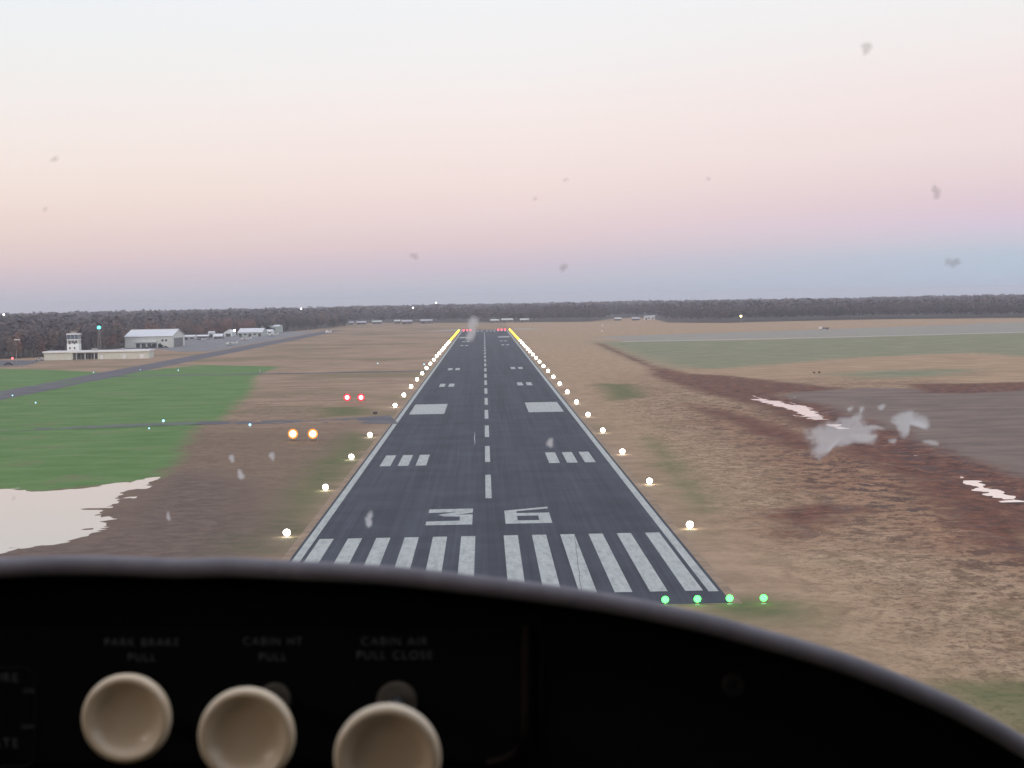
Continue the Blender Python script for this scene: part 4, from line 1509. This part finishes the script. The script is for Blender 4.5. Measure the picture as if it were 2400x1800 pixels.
# placard outline at the panel's left
fr_ = rrect(*[q for q in (L(-260, 1700, DP).x, L(82, 1700, DP).x)], L(40, 1650, DP).z, L(40, 1438, DP).z, .004)
MB().tube([(x, yf - .0038, z_) for x, z_ in fr_ + fr_[:1]], .0004, 5).build('placard_frame', plain('grey_line', (.016, .016, .017, 1), .7, Specular_IOR_Level=.1), panel)


def lettering(txt, u, v, px_h, d=DP - .0042, align='CENTER'):
    cu = bpy.data.curves.new('lettering', 'FONT')
    cu.body = txt
    cu.size = px_h / .70 / FPX * d
    cu.align_x = align
    cu.align_y = 'CENTER'
    cu.space_character = 1.22
    cu.extrude = .00008
    tmp = bpy.data.objects.new('lettering_tmp', cu)
    COL.objects.link(tmp)
    bpy.context.view_layer.update()
    me_ = bpy.data.meshes.new_from_object(tmp.evaluated_get(bpy.context.evaluated_depsgraph_get()))
    bpy.data.objects.remove(tmp)
    me_.name = 'lettering'
    me_.materials.clear()
    me_.materials.append(LETTER)
    o = bpy.data.objects.new('lettering', me_)
    COL.objects.link(o)
    o.parent = panel
    o.location = L(u, v, d)
    o.rotation_euler = (R(90), 0, 0)
    return o


lettering('PARK BRAKE', 306, 1388, 17)
lettering('PULL', 306, 1421, 17)
lettering('CABIN HT', 589, 1386, 17)
lettering('PULL', 589, 1420, 17)
lettering('CABIN AIR', 852, 1386, 18)
lettering('PULL CLOSE', 852, 1416, 18)
lettering('URE', 40, 1465, 20, align='RIGHT')
lettering('ON', 74, 1493, 10, align='RIGHT')
lettering('OFF', 74, 1571, 10, align='RIGHT')
lettering('ATE', 40, 1606, 20, align='RIGHT')

for (u, v, rpx), (cu_, cv_, crr) in (((273.5, 1552, 97), (292, 1545, 32)), ((533, 1589, 105), (594, 1509, 34)), ((837, 1636, 116), (857, 1516, 44))):
    Rk = .0140
    d = FPX * Rk / rpx
    c_ = L(u, v, d)
    kb = MB()
    # mushroom button with a dished face and a rounded raised rim
    prof = [(.004, -.016), (.0055, -.013), (.0085, -.009), (.0122, -.0055), (.0136, -.003), (.0140, -.0004), (.0138, .0014), (.0131, .0026), (.0121, .0029), (.0111, .0022), (.0101, .0006), (.0085, -.0006), (.0060, -.0012), (.0030, -.0015), (.0004, -.0016)]
    kn = kb.lathe(prof, tuple(c_), 'y', 48).build('control_knob', CREAMP, craft, smooth=True)
    pc = L(cu_, cv_, DP - .004)
    MB().tube([pc, c_ + Vector((0, .012, 0))], .0026, 12).build('shaft', plain('steel_shaft', (.12, .12, .12, 1), .4), kn, smooth=True)
    rc = crr / FPX * DP
    MB().lathe([(rc, -.0003), (rc, .004), (rc * .86, .0055), (rc * .5, .0055)], tuple(pc + Vector((0, .004, 0))), 'y', 24).build('collar', COLLAR, kn, smooth=False)

# windscreen: one curved clear pane, with dried insect splats on it
def ws(x, s_):
    return Vector((x, 1.34 - .95 * s_ - .22 * x * x, -.24 + .62 * s_))


CLEAR = NT('clear_acrylic')
tb = CLEAR.n('ShaderNodeBsdfTransparent')
tb.inputs['Color'].default_value = (1, 1, 1, 1)
CLEAR.link(tb.outputs[0], CLEAR.out.inputs['Surface'])
m = MB()
nxw, nsw = 25, 17
for th in (0, .004):
    for j in range(nsw):
        for i in range(nxw):
            p = ws(-.72 + 1.34 * i / (nxw - 1), j / (nsw - 1)) + Vector((0, th * .55, th * .84))
            m.v.append(tuple(p - OFF))
for th in (0, 1):
    b_ = th * nxw * nsw
    for j in range(nsw - 1):
        for i in range(nxw - 1):
            q = (b_ + j * nxw + i, b_ + j * nxw + i + 1, b_ + (j + 1) * nxw + i + 1, b_ + (j + 1) * nxw + i)
            m.f.append(q if th else q[::-1])
screen = m.build('windscreen', CLEAR.m, craft, smooth=True, recalc=False)


def on_screen(u, v):
    dx, dz = (u - 1106) / FPX, -(v - 829.5) / FPX
    lo, hi = 0.0, 1.0
    for _ in range(40):
        s_ = (lo + hi) / 2
        y_ = 1.34 - .95 * s_
        y_ = y_ - .22 * (dx * y_) ** 2
        if dz * y_ > -.24 + .62 * s_:
            lo = s_
        else:
            hi = s_
    return Vector((dx * y_, y_, dz * y_)), s_


def splat_mat(name, col, alpha):
    t = NT(name)
    tr_ = t.n('ShaderNodeBsdfTransparent')
    d_ = t.n('ShaderNodeBsdfDiffuse')
    d_.inputs['Color'].default_value = col
    l_ = t.n('ShaderNodeBsdfTranslucent')
    l_.inputs['Color'].default_value = col
    a_ = t.n('ShaderNodeAddShader')
    t.link(d_.outputs[0], a_.inputs[0])
    t.link(l_.outputs[0], a_.inputs[1])
    mx_ = t.n('ShaderNodeMixShader')
    p_ = t.obj()
    n_ = t.noise(t.scaled(p_, 1, .35, .35), 190, 5, .6, 1.0)
    n2_ = t.noise(p_, 70, 3, .5)
    film = t.attr('film').outputs['Fac']          # thick in the middle, thinning out to nothing at the edge
    k_ = t.math('ADD', film, t.math('MULTIPLY', t.math('SUBTRACT', t.math('ADD', t.math('MULTIPLY', n_, .6), t.math('MULTIPLY', n2_, .4)), .5), 2.6))
    t.link(t.math('MULTIPLY', t.smooth(k_, .05, .95), t.math('MULTIPLY', t.smooth(film, .0, .5), alpha)), mx_.inputs[0])
    t.link(tr_.outputs[0], mx_.inputs[1])
    t.link(a_.outputs[0], mx_.inputs[2])
    t.link(mx_.outputs[0], t.out.inputs['Surface'])
    return t.m


SMEAR = splat_mat('pale_dried_smear', (.52, .515, .505, 1), .56)
SMEAR2 = splat_mat('faint_dried_smear', (.44, .42, .40, 1), .72)
SPECK = splat_mat('brown_dried_speck', (.22, .185, .165, 1), .34)


def blob(name, u, v, ru_, rv_, mat, seed, n=28, pts=None):
    r_ = random.Random(seed)
    ph = [r_.uniform(0, 6.28) for _ in range(4)]
    ring = []
    if pts is None:
        pts = []
        for i in range(n):
            a = 2 * math.pi * i / n
            k = 1 + .22 * math.sin(2 * a + ph[0]) + .16 * math.sin(3 * a + ph[1]) + .12 * math.sin(5 * a + ph[2]) + .08 * math.sin(9 * a + ph[3])
            pts.append((u + math.cos(a) * ru_ * k, v + math.sin(a) * rv_ * k))
    cu_, cv_ = sum(p[0] for p in pts) / len(pts), sum(p[1] for p in pts) / len(pts)
    nrm = Vector((0, -.55, -.84)) * .0006
    k = len(pts)
    vv, fs, film = [tuple(on_screen(cu_, cv_)[0] + nrm - OFF)], [], [1.0]
    for j, (q, th, fl) in enumerate(((.45, 1, 1.0), (.8, .8, .75), (1.0, .6, .35), (1.22, .3, 0.0))):
        for pu, pv in pts:
            vv.append(tuple(on_screen(cu_ + (pu - cu_) * q, cv_ + (pv - cv_) * q)[0] + nrm * th - OFF))
            film.append(fl)
        for i in range(k):
            a_, b_ = 1 + j * k + i, 1 + j * k + (i + 1) % k
            fs.append((0, a_, b_) if j == 0 else (a_ - k, a_, b_, b_ - k))
    o = MB().add(vv, fs).build(name, mat, screen)
    o.data.attributes.new('film', 'FLOAT', 'POINT').data.foreach_set('value', film)
    return o


blob('insect_smear', 0, 0, 0, 0, SMEAR, 1, pts=[(1738, 924), (1760, 920), (1790, 912), (1815, 900), (1838, 902), (1850, 892), (1866, 888), (1862, 903), (1880, 914), (1898, 917), (1893, 935), (1885, 960), (1860, 955), (1838, 958), (1815, 962), (1790, 968),
                                             (1782, 985), (1768, 995), (1758, 985), (1750, 965)])
blob('insect_smear', 0, 0, 0, 0, SMEAR, 2, pts=[(1925, 900), (1945, 890), (1968, 886), (1990, 890), (2006, 902), (2010, 920), (2000, 926), (1990, 908), (1972, 908), (1960, 920), (1962, 940), (1950, 950), (1936, 938), (1934, 916), (1920, 912)])
blob('insect_smear', 1865, 944, 22, 9, SMEAR2, 3)
for i, (u, v, a, b) in enumerate(((1861, 883, 5, 7), (1836, 882, 5, 5), (1905, 878, 7, 6), (1928, 951, 8, 6), (2012, 954, 16, 6), (1890, 922, 20, 4))):
    blob('insect_smear', u, v, a, b, SMEAR2, 10 + i)
blob('insect_smear', 0, 0, 0, 0, SMEAR2, 4, pts=[(1012, 688), (1022, 680), (1033, 682), (1036, 694), (1030, 706), (1027, 722), (1020, 738), (1008, 742), (1004, 734), (1010, 716), (1011, 700)])
blob('insect_smear', 797, 1120, 9, 17, SMEAR, 5)
for i, (u, v, a, b) in enumerate(((501, 989, 6, 7), (588, 984, 5, 10), (520, 1025, 7, 10), (364, 1114, 4, 10), (1188, 955, 9, 8))):
    blob('insect_smear', u, v, a, b, SMEAR2, 20 + i)
for i, (u, v, a, b) in enumerate(((118, 342, 9, 7), (1221, 387, 5, 4), (1156, 428, 5, 3), (895, 552, 9, 7), (1217, 577, 7, 9), (2058, 566, 16, 11), (2022, 414, 10, 13), (1872, 103, 9, 15), (98, 450, 4, 5), (1530, 385, 4, 4), (30, 1075, 3, 4))):
    blob('insect_speck', u, v, a, b, SPECK, 40 + i)

# unseen cabin shell, closed up to darken the panel: roof, sides, bulkhead, floor
LINER = plain('warm_cabin_liner', (.10, .078, .055, 1), .85, .1, 8)  # liner tinted warm so its bounce warms the knob faces
MB().box(-.74 - OFF.x, .64 - OFF.x, -1.5 - OFF.y, .30 - OFF.y, .385 - OFF.z, .41 - OFF.z).build('cabin_roof', LINER, craft)
MB().box(-.74 - OFF.x, .64 - OFF.x, -1.53 - OFF.y, -1.503 - OFF.y, -.9 - OFF.z, .41 - OFF.z).build('rear_bulkhead', LINER, craft)
for x0 in (-.77, .643):
    MB().box(x0 - OFF.x, x0 + .027 - OFF.x, -.3 - OFF.y, .75 - OFF.y, -.9 - OFF.z, .14 - OFF.z).build('side_wall', LINER, craft)
    MB().box(x0 - OFF.x, x0 + .027 - OFF.x, -1.5 - OFF.y, -.303 - OFF.y, -.9 - OFF.z, .385 - OFF.z).build('side_wall', LINER, craft)
MB().box(-.74 - OFF.x, .64 - OFF.x, -1.5 - OFF.y, .95 - OFF.y, -.93 - OFF.z, -.9 - OFF.z).build('cabin_floor', LINER, craft)

# ------------------------------------------------------------------ camera and output
cam = bpy.data.cameras.new('camera')
cam.sensor_width = 36
cam.lens = 4296.8 / 2400 * 36
cam.clip_start = .02
cam.clip_end = 40000
cam.dof.use_dof = True
cam.dof.focus_distance = 420
cam.dof.aperture_fstop = 34
co = bpy.data.objects.new('camera', cam)
COL.objects.link(co)
co.matrix_world = Matrix.Translation(Vector(CAM)) @ Matrix(((RGT[0], UPV[0], -FWD[0]), (RGT[1], UPV[1], -FWD[1]), (RGT[2], UPV[2], -FWD[2]))).to_4x4()
S.camera = co
S.view_settings.view_transform = 'Standard'
S.view_settings.look = 'None'
S.view_settings.exposure = 0
S.view_settings.gamma = 1
S.cycles.sample_clamp_indirect = 4
S.cycles.max_bounces = 6
S.cycles.transparent_max_bounces = 12
S.cycles.volume_bounces = 0
S.cycles.use_denoising = True
S.cycles.denoising_prefilter = 'ACCURATE'
